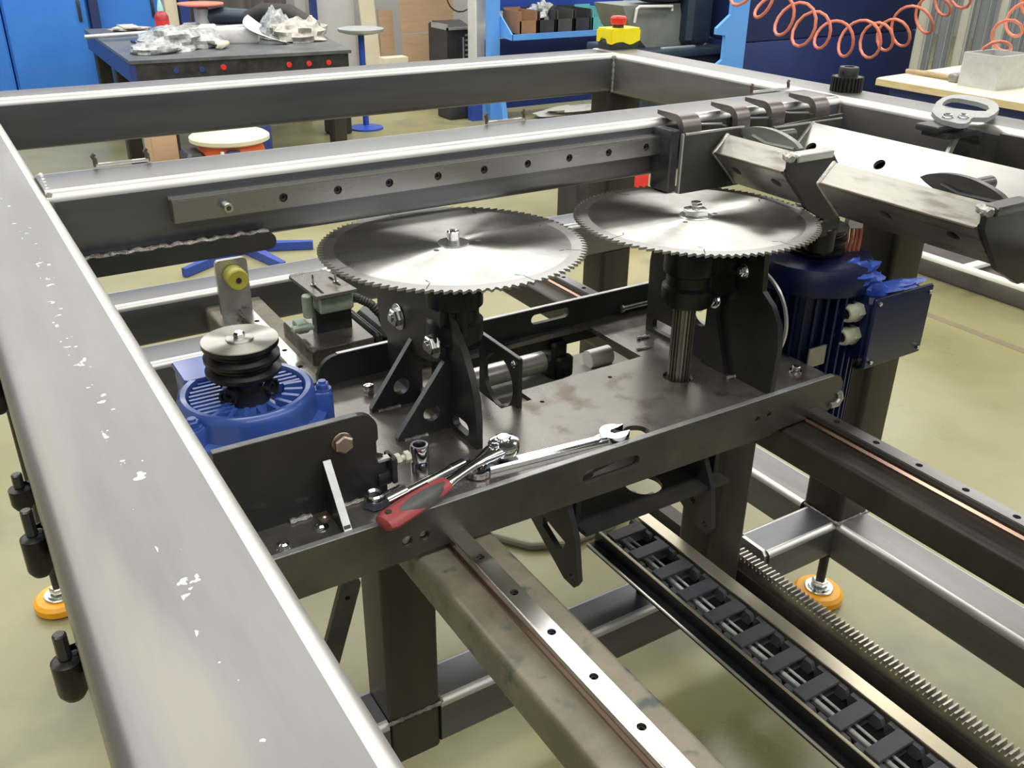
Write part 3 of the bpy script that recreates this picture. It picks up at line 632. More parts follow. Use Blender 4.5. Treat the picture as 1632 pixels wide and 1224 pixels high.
for t in (PI*211/180, PI*340/180, PI*.52):
    ex, ey = mx+.342*math.cos(t), my+.342*math.sin(t)
    q = B(); q.M = Matrix.Translation(Vector((ex, ey, 0))) @ Matrix.Rotation(t, 4, 'Z')
    q.box((-.06, -.042, -1.17), (.045, .042, -.985), .012); q.M = None
    e_ = fin('bolt_lug', q, 'blue_motor', fl_)
    q = B(); q.cyl((ex, ey, -.985), .040, .008, seg=20); q.hexa((ex, ey, -.977), .032, .028); q.cyl((ex, ey, -.952), .018, .014, seg=12)
    fin('lug_bolt', q, 'blue_motor', fl_)
for dx in (-.088, .088):
    sg = -1 if dx < 0 else 1
    q = B(); q.M = basis((mx+dx, my-.055, -.935), (1, .8*sg, 0), (0, 0, 1))
    q.ring((0, 0, 0), [(.016, 0), (.016, .02), (.026, .02), (.026, 0)], 20); q.ring((0, 0, .0), [(.032, 0), (.032, .03), (.042, .03), (.042, 0)], 22); q.M = None
    fin('clamp_screw', q, 'dark_steel_part', mo)
    q = B(); q.M = basis((mx+dx, my-.055, -.935), (1, .8*sg, 0), (0, 0, 1)); q.tube([(.037*math.cos(k_*.4), .037*math.sin(k_*.4), .031) for k_ in range(5)], .004, 6); q.M = None
fin('shaft_collar', B().lathe((mx, my, -1.02), [(.10, 0), (.105, .02), (.105, .085), (.080, .095), (.080, .17)], 32), 'dark_steel_part', mo)
tb_ = fin('terminal_box', B().box((.76, 4.06, -1.22), (1.14, 4.30, -.975), .02), 'blue_motor', mo)
fin('terminal_lid', B().box((.75, 4.05, -.974), (1.15, 4.31, -.945), .012), 'blue_motor', tb_)
prof = [(.03, 0), (.160, 0), (.168, .008), (.169, .024), (.142, .044), (.142, .052), (.169, .072), (.169, .088), (.142, .108), (.142, .116), (.169, .136), (.170, .142), (.170, .156), (.03, .156)]
pu = fin('pulley', B().lathe((mx, my, -.86), prof, 56), 'black_oxide', mo, label='dark two-groove belt pulley', smooth=20)
fin('pulley_face', B().cyl((mx, my, -.704), .169, .005, seg=56), 'pulley_face', pu, origin=(mx, my, -.70), smooth=20)
fin('washer', B().cyl((mx, my, -.699), .062, .009, seg=32, ch=.002), 'pulley_face', pu, origin=(mx, my, -.70))
q = B(); q.lathe((mx, my, -.69), [(.026, 0), (.026, .018), (.018, .026)], 6); fin('hex_bolt', q, 'chrome', pu)

# ---------------------------------------------------------------- right motor
ux, uy = 4.30, 3.50
m2 = E('electric_motor', (ux, uy, -1.95), 'shade-darkened blue electric motor behind the right bracket with two pale cable glands', 'motor')
fin('housing', B().lathe((ux, uy, -1.90), [(.22, 0), (.26, .02), (.27, .05), (.27, .98), (.30, 1.0)], 36), 'blue_motor_shaded', m2)
q = B(); fins(q, (ux, uy), .265, .335, -1.85, -.92, 36, .014); fin('cooling_fins', q, 'blue_motor_shaded', m2)
fin('end_shield', B().lathe((ux, uy, -.92), [(.33, 0), (.355, .01), (.36, .06), (.35, .12), (.33, .16), (.30, .175), (.1, .18)], 48), 'blue_motor_shaded', m2)
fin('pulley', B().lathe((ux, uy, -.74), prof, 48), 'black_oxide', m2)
tbx = fin('terminal_box', B().box((4.36, 3.08, -1.33), (4.84, 3.28, -.93), .03), 'blue_motor_shaded', m2)
fin('terminal_lid', B().box((4.34, 3.05, -1.35), (4.86, 3.078, -.91), .01), 'blue_motor_shaded', tbx)
for c in ((4.37, -.94), (4.82, -.95), (4.82, -1.31), (4.39, -1.31)):
    fin('lid_screw', B().cyl((c[0], 3.035, c[1]), .014, .016, 'y', 12, ch=.003), 'chrome', tbx)
fin('name_plate', B().box((4.02, 3.19, -1.32), (4.16, 3.20, -1.20)), 'worn_plate', m2)
for z_, y_ in ((-1.02, 3.17), (-1.165, 3.17)):
    g_ = fin('cable_gland', B().lathe((4.36, y_, z_), [(.055, 0), (.060, -.01), (.060, -.05), (.054, -.055)], 6, 'x'), 'gland', tbx, label='pale green plastic cable gland')
    fin('gland_nut', B().ring((4.31, y_, z_), [(.052, 0), (.055, -.015), (.052, -.05), (.044, -.068), (.033, -.068), (.030, 0)], 24, 'x'), 'gland', g_)
    fin('gland_bore', B().cyl((4.262, y_, z_), .0335, .04, 'x', 20), 'black_rubber', g_)
q = B(); q.ring((4.50, 3.22, -1.40), [(.03, 0), (.03, .05), (.05, .05), (.05, 0)], 16, 'x')
fin('lower_gland', q, 'black_rubber', tbx)
# blue film wrap and the connector strip lying on the right motor
fm_ = fin('plastic_film', B().blob((4.38, 3.24, -.83), (.14, .10, .085), 4, .5, 22, 12).blob((4.46, 3.18, -.91), (.09, .06, .09), 9, .5, 16, 9).blob((4.66, 3.15, -.915), (.20, .07, .02), 12, .3, 18, 8), 'blue_film')
tag(fm_, 'crumpled bright blue plastic film on top of the shade-darkened blue motor', 'plastic film')
ws = E('connector_strip', (4.45, 3.42, -.75), 'white connector with orange wires sticking up behind the right motor', 'connector')
q = B(); q.M = basis((4.53, 3.44, -.62), (1, -.25, -.1), (-.05, .1, 1)); q.box((-.055, -.005, -.02), (.055, .055, .02), .005); q.box((-.05, .055, -.012), (.05, .135, .012), .004); q.M = None
fin('connector_body', q, 'white_paint', ws)
for i in range(4):
    x_ = 4.49+.03*i; fin('wire', B().tube([(x_, 3.445-.008*i, -.61), (x_-.01, 3.43-.008*i, -.68), (x_-.04, 3.41-.008*i, -.74), (x_-.08, 3.36-.008*i, -.78)], .011, 6), 'hose_orange', ws)

# ---------------------------------------------------------------- hand tools lying on the bed
def ln(a, b, t): return tuple(a[i]+(b[i]-a[i])*t for i in range(3))
rt = E('ratchet_wrench', (1.6, 3.05, -1.28), 'chrome ratchet wrench with a red and grey grip lying across the bed edge', 'ratchet')
hA, hB = (1.255, 2.955, -1.245), (1.985, 3.200, -1.215)
q = B(); M = basis(hA, (hB[0]-hA[0], hB[1]-hA[1], hB[2]-hA[2]), (-.32, .95, 0)); q.M = M; L_ = (Vector(hB)-Vector(hA)).length
def sweep(b, secs, n=14):      # (x, half width, half thickness)
    vs = []; fs = []
    for x, w_, t_ in secs:
        for i in range(n): a = 2*PI*i/n; vs.append((x, w_*math.cos(a), t_*math.sin(a)))
    for s_ in range(len(secs)-1):
        for i in range(n): j = (i+1) % n; fs.append((s_*n+i, s_*n+j, (s_+1)*n+j, (s_+1)*n+i))
    fs.append(tuple(range(n))[::-1]); fs.append(tuple((len(secs)-1)*n+i for i in range(n)))
    b.add(vs, fs)
sweep(q, [(-.03, .020, .015), (-.02, .050, .03), (.01, .062, .036), (.10, .063, .038), (.22, .057, .036), (.31, .050, .033), (.35, .046, .030), (.36, .030, .02)]); q.M = None
gr = fin('grip', q, 'grip_red', rt)
q = B(); q.M = M; sweep(q, [(.05, .008, .030), (.07, .030, .040), (.13, .042, .044), (.22, .042, .043), (.29, .032, .038), (.33, .012, .030)]); q.M = None
q.v = [v_+Vector((.006, -.016, .001)) for v_ in q.v]
fin('grip_inlay', q, 'grip_grey', gr)
q = B(); q.M = M; q.cyl((.018, .008, .030), .015, .008, seg=14); q.M = None
fin('hang_hole', q, 'black_rubber', gr)
q = B(); q.M = M; sweep(q, [(.34, .030, .022), (.36, .034, .024), (.42, .028, .020), (.54, .024, .018), (.60, .032, .022), (.66, .050, .028), (.71, .058, .028), (.74, .06, .026)]); q.M = None
fin('shank', q, 'chrome', rt)
q = B(); q.M = M; q.lathe((L_-.02, 0, -.032), [(.055, 0), (.072, .006), (.075, .02), (.075, .046), (.070, .058), (.052, .064)], 36); q.M = None
hd = fin('ratchet_head', q, 'chrome', rt)
q = B(); q.M = M; q.lathe((L_-.015, .004, .030), [(.032, 0), (.034, .01), (.03, .016)], 20); q.lathe((L_-.085, 0, .022), [(.022, 0), (.022, .016), (.015, .02)], 16); q.M = None
fin('release_button', q, 'chrome', hd)
q = B(); q.M = M; q.box((L_-.037, -.017, -.075), (L_-.003, .017, -.03)); q.cyl((L_-.02, 0, -.10), .04, .05, seg=24, ch=.004); q.M = None
fin('drive_square', q, 'zinc', hd)
sb = E('socket_extension', (1.55, 3.15, -1.27), 'slim chrome extension bar lying behind the ratchet grip', 'extension bar')
fin('bar', B().tube([(1.36, 3.115, -1.262), (1.76, 3.215, -1.262)], .026, 18), 'chrome', sb)
fin('socket_end', B().tube([(1.31, 3.102, -1.255), (1.415, 3.128, -1.255)], .042, 20), 'chrome', sb)
fin('retaining_collar', B().tube([(1.68, 3.195, -1.262), (1.70, 3.20, -1.262)], .028, 18).tube([(1.74, 3.21, -1.262), (1.79, 3.222, -1.262)], .024, 6), 'chrome', sb)
wr = E('combination_wrench', (2.15, 3.12, -1.30), 'chrome combination wrench lying on the bed with its open jaw towards the round hole', 'wrench')
q = B(); q.plate([(1.83, 3.19), (1.83, 3.125), (2.44, 3.067), (2.50, 3.06), (2.50, 3.14), (2.44, 3.125)], 'xy', -1.298, -1.276).plate([(1.83, 3.178), (1.83, 3.137), (2.44, 3.080), (2.46, 3.09), (2.44, 3.113)], 'xy', -1.276, -1.268)
fin('shaft', q, 'chrome', wr)
jc = (2.545, 3.10)
jaw = [(jc[0]-.09, jc[1]-.025)]+circ(jc[0], jc[1], .072, 10, PI*1.15, PI*1.80)+[(jc[0]+.078, jc[1]-.028), (jc[0]+.028, jc[1]-.022), (jc[0]-.01, jc[1]-.018), (jc[0]-.02, jc[1]+.004), (jc[0]-.002, jc[1]+.022), (jc[0]+.038, jc[1]+.024), (jc[0]+.085, jc[1]+.034)]+circ(jc[0], jc[1], .072, 10, PI*.22, PI*.88)
fin('open_jaw', B().plate(jaw, 'xy', -1.299, -1.262), 'chrome', wr)
fin('ring_end', B().ring((1.80, 3.15, -1.299), [(.030, 0), (.030, .034), (.055, .034), (.06, .028), (.06, .006), (.055, 0)], 24), 'chrome', wr)
so = E('hex_socket', (1.59, 3.32, -1.30), 'short chrome socket standing on end behind the ratchet', 'socket')
q = B(); q.ring((1.59, 3.32, -1.30), [(.028, .13), (.030, .14), (.040, .14), (.043, .132), (.043, .07), (.038, .062), (.038, .052), (.042, .045), (.042, .0), (.028, .0)], 28)
fin('socket_body', q, 'chrome', so); fin('socket_floor', B().cyl((1.59, 3.32, -1.298), .028, .07, seg=6), 'black_oxide', so)
nu = E('lock_nut', (1.29, 3.16, -1.30), 'large zinc lock nut with plastic insert lying left of the ratchet grip', 'nut')
fin('nut_body', B().lathe((1.29, 3.16, -1.30), [(.046, 0), (.054, .008), (.054, .038), (.048, .046)], 6), 'nut_blue', nu)
fin('insert_collar', B().ring((1.29, 3.16, -1.256), [(.024, 0), (.024, .016), (.034, .024), (.042, .018), (.045, 0)], 28), 'chrome', nu)
fin('thread_bore', B().cyl((1.29, 3.16, -1.258), .025, .006, seg=20), 'black_oxide', nu)

# ---------------------------------------------------------------- rear end of the near rail beam: stop plate with rubber buffer, drive unit and limit switch
bp_ = E('buffer_stop', (1.56, 6.1, -1.53), 'upright steel stop plate with a round olive rubber buffer at the rear rail end', 'buffer stop')
fin('stop_plate', B().plate(rrect(1.445, -1.50, 1.66, -1.09, .03, 4), 'xz', 6.06, 6.10), 'raw_light_steel', bp_)
fin('slotted_base', B().plate([(1.46, 5.55), (1.62, 5.55), (1.62, 6.12), (1.46, 6.12)], 'xy', -1.53, -1.50, holes=[slot(1.54, 5.65, 1.54, 5.98, .02)]), 'raw_light_steel', bp_)
bf = fin('rubber_buffer', B().lathe((1.555, 5.93, -1.20), [(.05, .13), (.073, .12), (.073, .01), (.065, 0), (.0, 0)], 28, 'y'), 'olive_rubber', bp_)
fin('buffer_bore', B().cyl((1.555, 5.924, -1.20), .019, .01, 'y', 14), 'black_rubber', bf)
fin('side_strip', B().box((1.64, 4.95, -1.53), (1.80, 6.38, -1.515)), 'dusty_steel', bp_)
dv = E('drive_unit', (2.0, 5.4, -1.75), 'dark rectangular drive housing below the rear edge of the left saw blade', 'drive unit')
fin('gear_housing', B().box((1.72, 5.05, -1.75), (2.14, 5.60, -1.41), .012), 'plate_steel', dv)
fin('end_flange', B().box((2.145, 5.04, -1.76), (2.19, 5.62, -1.39), .015), 'black_plastic', dv)
fin('motor_body', B().box((2.19, 5.08, -1.74), (2.60, 5.58, -1.395), .05), 'dark_steel_part', dv)
fin('cover_screw', B().cyl((2.10, 5.035, -1.50), .012, .02, 'y', 10), 'chrome', dv)
fin('support_bracket', B().box((1.80, 5.2, -2.0), (2.5, 5.5, -1.75)), 'black_plate', dv)
q = B(); P_ = [(2.04, 5.30, -1.20), (2.11, 5.24, -1.20), (2.18, 5.20, -1.24), (2.24, 5.17, -1.32), (2.27, 5.15, -1.42), (2.27, 5.14, -1.52)]
PP = []
for i in range(len(P_)-1):
    for k_ in range(10): PP.append(ln(P_[i], P_[i+1], k_/10))
q.tube(PP, [.027+.004*(i % 2) for i in range(len(PP))], 10); fin('corrugated_conduit', q, 'black_plastic', dv)
ls = E('limit_switch', (1.95, 5.4, -1.41), 'slotted steel plate with two studs over a green-grey limit switch', 'limit switch')
fin('mount_plate', B().plate([(1.80, 5.62), (2.05, 5.62), (2.09, 5.18), (1.82, 5.18)], 'xy', -1.135, -1.115, holes=[slot(1.875, 5.22, 1.875, 5.36, .011), slot(2.02, 5.30, 2.02, 5.46, .011)]), 'plate_steel', ls)
for c in ((1.876, 5.38), (2.02, 5.36)):
    fin('stud', B().cyl((c[0], c[1], -1.115), .008, .075, seg=8).hexa((c[0], c[1], -1.115), .02, .012), 'chrome', ls)
fin('switch_body', B().box((1.85, 5.22, -1.26), (2.08, 5.42, -1.14), .01), 'green_sensor', ls)
fin('switch_plunger', B().cyl((1.80, 5.30, -1.29), .035, .15, seg=20, ch=.006), 'green_sensor', ls)
fin('switch_lever', B().box((1.66, 5.20, -1.34), (1.80, 5.26, -1.31), .008).box((1.70, 5.24, -1.37), (1.78, 5.34, -1.30), .008), 'green_sensor', ls)
fin('switch_bracket', B().box((1.84, 5.28, -1.41), (2.08, 5.36, -1.255)), 'black_plate', ls)
fin('plate_weld', B().tube([(1.81+.016*k_, 5.625, -1.115) for k_ in range(15)], .01, 6), 'weld_light', ls)

# ---------------------------------------------------------------- cable chain in the tray
cc = E('cable_chain', (3.27, 2.2, -2.645), 'black plastic cable drag chain lying open in the shallow tray', 'cable chain')
cy = [3.78-.2262*i for i in range(21)]
for i, y in enumerate(cy):
    q = B()
    for x_ in (3.145, 3.395):
        q.plate([(y+.10, -2.64), (y+.115, -2.60), (y+.10, -2.56), (y-.09, -2.565), (y-.11, -2.60), (y-.09, -2.64)], 'yz', x_-.014+(.006 if i % 2 else 0), x_+.014+(.006 if i % 2 else 0))
    q.box((3.14, y-.045, -2.565), (3.40, y+.045, -2.545), .004); q.box((3.14, y-.03, -2.642), (3.40, y+.03, -2.628), .003)
    lk = fin('chain_link', q, 'chain_plastic', cc)
for x_, r_ in ((3.21, .012), (3.24, .012), (3.29, .008)):
    fin('cable', B().tube([(x_+.004*math.sin(k_), 3.8-.2*k_, -2.61) for k_ in range(24)], r_, 8), 'cable_sheath' if x_ > 3.22 else 'black_rubber', cc)

# ---------------------------------------------------------------- steel trough of two inclined channels with gussets
TR = E('log_trough', (4.1, 2.6, -.5), 'V-shaped trough of bright and grey steel channels joined by dark gusset plates', 'trough')
def channel(x0, z0, x1, z1, d, y0, y1, side, holes, m_face, m_web, cap=True, name='channel'):
    """inclined tube: (x0,z0) upper edge to (x1,z1) lower edge of the inner face, depth d outward"""
    ux_, uz_ = x1-x0, z1-z0; L = math.hypot(ux_, uz_); ux_ /= L; uz_ /= L
    nx, nz = (uz_, -ux_) if side < 0 else (-uz_, ux_)
    if nz > 0: nx, nz = -nx, -nz
    M = Matrix(((0, ux_, nx, x0), (1, 0, 0, 0), (0, uz_, nz, z0), (0, 0, 0, 1)))
    b = B(); b.M = M                    # local x along Y, y down the face, z outward
    th = .022
    b.plate([(y0, 0), (y1, 0), (y1, L), (y0, L)], 'xy', 0, th, holes=[circ(h, L*.43, .033, 20) for h in holes])
    p = fin(name, b, m_face, TR)
    b = B(); b.M = M; b.plate(rrect(y0, th, y1, d-th, .004), 'xz', 0, th)      # upper web
    b.box((y0, L-th, th), (y1, L, d-th)); fin('web', b, m_web, p)
    b = B(); b.M = M
    b.plate([(y0, 0), (y1, 0), (y1, L), (y0, L)], 'xy', d-th, d, holes=[circ(h, L*.43, .033, 20) for h in holes])
    fin('outer_face', b, m_web if side < 0 else m_face, p)
    b = B(); b.M = M; b.tube([(y0, -.002, d-.004), (y1, -.002, d-.004)], .007, 6); fin('bright_edge', b, 'trough_edge', p)
    for yy, sg in ((y1, 1), (y0, -1)):
        b = B(); b.M = M
        if cap and yy == y1: b.box((yy, -.008, -.006), (yy+.022, L+.006, d+.004), .006); fin('end_cap', b, 'weld_light', p)
    return p
lw = ((3.795, -.073), (3.985, -.263))
channel(4.50, -.076, 4.235, -.341, .13, 1.1, 3.82, 1, [1.35, 1.85, 2.33, 2.77, 3.235, 3.72], 'trough_bright', 'trough_bright')
channel(*lw[0], *lw[1], .135, 3.30, 3.80, -1, [3.70, 3.40], 'trough_grey', 'trough_grey')
channel(*lw[0], *lw[1], .135, 2.20, 3.05, -1, [2.70, 2.34], 'trough_grey', 'trough_grey')
channel(*lw[0], *lw[1], .135, 1.10, 1.93, -1, [1.5], 'trough_grey', 'trough_grey')
for yy, nm in ((3.285, 1), (2.185, 2), (1.95, 3)):
    gp = fin('gusset_plate', B().plate([(3.715, -.10), (3.80, -.085), (4.03, -.09), (4.09, -.16), (4.24, -.33), (4.22, -.42), (4.14, -.48), (4.09, -.48), (3.90, -.38), (3.72, -.17)], 'xz', yy-.018, yy+.012), 'black_plate', TR)
    if nm < 3:
        fin('edge_bar', B().box((3.76, yy-.03, -.115), (4.03, yy+.05, -.075), .006), 'raw_light_steel' if nm == 1 else 'dark_steel_part', gp)
        fin('weld_bead', B().tube([(3.71+.004*k_, yy-.03+.009*k_, -.09+.003*math.sin(k_)) for k_ in range(10)], [.02*(1+.25*math.sin(k_*2)) for k_ in range(10)], 7), 'weld_light', gp)
# lens-shaped clamping jaws lying in the trough
for ya, yb, m_, lab in ((3.40, 3.86, 'jaw_grey', 'grey lens-shaped jaw'), (2.22, 2.66, 'dark_steel_part', 'black lens-shaped jaw')):
    q = B(); out = []
    n_ = 14
    for i in range(n_+1): t = i/n_; out.append((ya+(yb-ya)*t, -.085+.055*math.sin(PI*t)**.7+.012*t))
    for i in range(1, n_): t = 1-i/n_; out.append((ya+(yb-ya)*t, -.085-.055*math.sin(PI*t)**.8+.012*t))
    q.plate(out, 'yz', 3.92, 3.955); j_ = fin('clamp_jaw', q, m_, TR, label=lab)
    fin('jaw_rib', B().tube([(3.917, ya+.03, -.095), (3.910, (ya+yb)/2, -.10), (3.917, yb-.12, -.08)], .010, 8), m_, j_)
    fin('jaw_pivot', B().cyl((3.955, (ya+yb)/2-.04, -.06), .032, .12, 'x', 20, ch=.004), 'dark_steel_part', j_)
    fin('jaw_block', B().box((3.80, ya-.0, -.17), (3.98, ya+.16, -.13), .008), 'dark_steel_part', j_)
# lower hanging hinge of the first gusset
fin('pivot_barrel', B().cyl((4.12, 3.33, -.66), .08, .14, seg=28, ch=.006), 'black_oxide', TR)
fin('pivot_bolt', B().cyl((4.02, 3.42, -.44), .05, .016, seg=24, ch=.003).hexa((4.02, 3.42, -.425), .03, .025), 'zinc', TR)
fin('hinge_arm', B().box((4.02, 3.26, -.56), (4.18, 3.31, -.46), .01), 'black_plate', TR)

# ---------------------------------------------------------------- slide bracket hung on the middle tube
SB = E('slide_bracket', (4.1, 3.9, -.38), 'dark steel slide bracket of plates and rounded hooks hung on the middle tube', 'bracket')
fin('back_plate', B().plate([(3.51, -.382), (3.95, -.382), (3.95, -.06), (3.51, -.046)], 'xz', 3.84, 3.856), 'bracket_dark', SB)
fin('back_plate', B().plate([(4.10, -.36), (4.74, -.36), (4.77, -.05), (4.20, -.072)]+circ(4.20, -.15, .075, 6, PI/2, PI), 'xz', 3.84, 3.856), 'bracket_dark', SB)
for x0, z0, x1, z1 in ((3.51, -.046, 3.95, -.055), (4.19, -.072, 4.77, -.05)):
    fin('lit_edge', B().box((x0, 3.838, z0-.012), (x1, 3.857, z0+.0), .002), 'raw_light_steel', SB)
fin('front_upright', B().box((3.44, 3.87, -.37), (3.50, 4.03, -.03), .008), 'dark_steel_part', SB)
fin('front_upright', B().box((3.50, 3.845, -.384), (3.515, 3.87, -.05), .003), 'raw_light_steel', SB)
for x_, w_, top in ((3.52, .13, .02), (3.92, .10, .03), (4.19, .11, .035), (4.56, .12, .03)):
    prof = [(3.87, -.20)]+circ(3.95, top-.06, .08, 8, PI, PI/2)+[(4.10, top+.02), (4.10, top-.002), (3.96, top-.022)]+circ(3.955, top-.065, .045, 6, PI/2, PI)+[(3.91, -.20)]
    fin('hook', B().plate(prof, 'yz', x_, x_+w_), 'hook_steel', SB)
for x_ in (3.66, 4.03, 4.36):
    q = B().plate([(x_, 4.03), (x_+.06, 3.95), (x_+.17, 3.90), (x_+.17, 3.86), (x_+.155, 3.86), (x_+.15, 3.885), (x_+.05, 3.935), (x_-.015, 4.03)], 'xy', -.12, -.035)
    fin('angle_strip', q, 'bracket_dark', SB)
    fin('lit_edge', B().plate([(x_, 4.03), (x_+.06, 3.95), (x_+.17, 3.90), (x_+.165, 3.892), (x_+.05, 3.935), (x_-.012, 4.03)], 'xy', -.0349, -.028), 'raw_light_steel', SB)
# ---------------------------------------------------------------- handle plate on the right tube
HP = E('handle_plate', (4.9, 3.1, 0), 'flat grey steel handle plate with a long slot bolted over the right tube', 'handle')
out = [(4.585, 2.951), (4.600, 3.06), (4.66, 3.14), (4.76, 3.24), (4.90, 3.33), (5.05, 3.42), (5.20, 3.49), (5.30, 3.52), (5.38, 3.525), (5.43, 3.49), (5.435, 3.37), (5.38, 3.27), (5.28, 3.18), (5.15, 3.09), (5.0, 3.02), (4.88, 2.98), (4.84, 2.995), (4.81, 3.019), (4.76, 3.0), (4.68, 2.955), (4.62, 2.935)]
sl = [(4.94, 3.28), (4.99, 3.34), (5.08, 3.395), (5.18, 3.44), (5.25, 3.455), (5.275, 3.43), (5.26, 3.29), (5.21, 3.20), (5.12, 3.13), (5.04, 3.10), (5.0, 3.13)]
hpp = fin('loop_plate', B().plate(out, 'xy', .035, .06, holes=[sl]), 'handle_grey', HP)
for c in ((4.665, 3.075), (4.735, 3.03)):
    q = B(); q.cyl((c[0], c[1], .06), .03, .006, seg=20); q.hexa((c[0], c[1], .066), .022, .018); fin('hex_bolt', q, 'chrome', hpp)
fin('clamp_block', B().box((4.52, 3.02, .0), (4.76, 3.16, .034), .006), 'dark_steel_part', HP)
prof = [(4.56, .0), (4.80, .0)]+circ(4.80, -.09, .09, 8, PI/2, 0)+[(4.89, -.22), (4.86, -.22)]+circ(4.80, -.09, .06, 8, 0, PI/2)+[(4.56, -.028)]
fin('bent_strap', B().plate(prof, 'xz', 2.98, 3.14), 'dark_steel_part', HP)
fin('strap_lip', B().plate([(4.66, 3.0-3.0-.03), (4.70, -.03), (4.62, -.20), (4.585, -.20)], 'xz', 3.0, 3.02), 'raw_light_steel', HP)
fin('guard_panel', B().plate([(2.92, -.02), (2.92, -.30), (1.0, -.30), (1.0, -.02)], 'yz', 4.93, 4.965), 'bracket_face', HP)

# ---------------------------------------------------------------- small things standing on the frame
es = E('emergency_stop_box', (5.2, 6.65, 0), 'yellow and black emergency stop box with a red mushroom button on the far corner', 'emergency stop')
fin('base_box', B().box((5.06, 6.555, 0), (5.36, 6.745, .07), .01), 'black_plastic', es)
f_ = [(5.058, .150), (5.362, .150), (5.362, .065), (5.33, .055), (5.29, .04), (5.26, .035), (5.22, .045), (5.18, .06), (5.14, .06), (5.10, .055), (5.07, .045), (5.058, .045)]
fin('yellow_cover', B().plate(rrect(5.055, 6.55, 5.365, 6.75, .02, 3), 'xy', .085, .165).plate([(x, z) for x, z in f_], 'xz', 6.548, 6.56).plate([(6.55, .15), (6.75, .15), (6.75, .055), (6.71, .055), (6.69, .085), (6.66, .10), (6.62, .085), (6.60, .05), (6.55, .045)], 'yz', 5.052, 5.064), 'yellow_plastic', es)
bt = fin('button_neck', B().cyl((5.20, 6.65, .160), .048, .035, seg=28), 'black_plastic', es)
fin('mushroom_button', B().lathe((5.20, 6.65, .190), [(.055, 0), (.062, .004), (.068, .03), (.068, .052), (.058, .066), (.02, .070)], 32), 'red_plastic', bt)
pg = E('pinion_gear', (5.19, 4.19, 0), 'black toothed pinion gear with hub standing on the right tube', 'gear')
out = []
for i in range(26):
    a = 2*PI*i/26; d = 2*PI/26
    out += [(5.19+r*math.cos(a+k_*d), 4.19+r*math.sin(a+k_*d)) for k_, r in ((0, .084), (.2, .086), (.35, .102), (.65, .102), (.8, .086))]
fin('toothed_ring', B().plate(out, 'xy', 0, .092), 'gear_black', pg)
q = B().ring((5.19, 4.19, .09), [(.035, 0), (.035, .062), (.058, .062), (.062, .056), (.062, 0)], 28); hb_ = fin('hub', q, 'gear_black', pg)
fin('hub_bore', B().cyl((5.19, 4.19, .092), .035, .03, seg=20), 'black_rubber', hb_)
for dx in (-.068, .062): fin('grub_screw', B().cyl((5.19+dx-.004, 4.19, .122), .010, .012, 'x', 8), 'dark_steel_part', hb_)
def staple(x0, x1, y, lab):
    s_ = E('slotted_clip', ((x0+x1)/2, y, 0), lab, 'clip', 'small steel clips along the middle tube')
    fin('clip_strip', B().plate([(x0, y-.012), (x1, y-.012), (x1, y+.012), (x0, y+.012)], 'xy', 0, .012, holes=[slot(x0+.07, y, x1-.07, y, .006)]), 'raw_light_steel', s_)
    for x_ in (x0, x1): fin('clip_pin', B().tube([(x_, y, 0), (x_, y, .03), (x_-.008, y, .045), (x_+.002, y, .055)], .010, 8), 'rust_pin', s_)
staple(.60, .82, 4.40, 'small steel clip with two bent pins on the middle tube near its left weld')
staple(2.575, 2.81, 4.385, 'small steel clip with two bent pins halfway along the middle tube')
staple(4.57, 4.90, 4.42, 'small steel clip with two bent pins at the right end of the middle tube')
# ---------------------------------------------------------------- workshop behind the machine
# blue cabinets on the left
for (x0, x1, y0, lab) in ((-2.5, 2.20, 27.0, 'tall bright blue steel cabinet at the far left edge behind the workbench'), (2.24, 4.20, 27.1, 'narrow bright blue steel cabinet with dark right edge behind the workbench'), (4.45, 6.05, 27.4, 'blue steel locker right of the dark gap behind the red bottle')):
    c_ = E('steel_cabinet', ((x0+x1)/2, y0+1, -3.8), lab, 'cabinet', 'blue cabinets along the back wall')
    fin('carcass', B().box((x0, y0, -3.8), (x1, y0+1.6, 1.6), .02), 'blue_cabinet', c_)
    d_ = fin('door', B().box((x0+.04, y0-.05, -3.6), (x1-.04, y0, 1.5), .015), 'blue_cabinet', c_)
    fin('door_handle', B().box((x1-.25, y0-.11, -1.5), (x1-.18, y0-.05, -1.0), .01), 'black_plastic', d_)
fin('upright_post', B().box((4.22, 26.9, -3.8), (4.42, 27.2, 1.6)), 'navy')
tag(bpy.data.objects['upright_post'], 'dark navy upright between the blue cabinets', 'post')
pp = fin('wooden_post', B().box((6.08, 27.0, -3.8), (6.40, 27.3, 1.4), .01), 'board_pale'); tag(pp, 'pale wooden post beside the blue locker', 'post')
bp2 = fin('blue_upright', B().box((6.44, 26.9, -3.8), (6.68, 27.2, 1.4), .01), 'blue_dark'); tag(bp2, 'thin blue steel upright behind the workbench', 'post')
cu = fin('dark_curtain', B().plate([(6.7+.1*i, 27.6+.12*math.sin(i*1.1)) for i in range(30)]+[(9.6-.1*i, 27.66+.12*math.sin((29-i)*1.1)) for i in range(30)], 'xy', -3.8, 1.5), 'brown_wall'); tag(cu, 'dark brown hanging curtain behind the grinder', 'curtain')
bs = fin('blue_upright', B().box((9.95, 26.6, -3.8), (10.12, 26.8, 1.4), .01), 'blue_dark'); tag(bs, 'thin blue upright at the right end of the workbench', 'post')
for x0, x1, y_, lab, m_ in ((10.15, 11.35, 26.9, 'stained white wall panel behind the round stand', 'white_stain'), (9.62, 9.93, 27.0, 'pale leaning panel beside the dark curtain', 'board_grey')):
    p_ = fin('wall_panel', B().box((x0, y_, -3.8), (x1, y_+.08, 1.4), .01), m_); tag(p_, lab, 'panel')
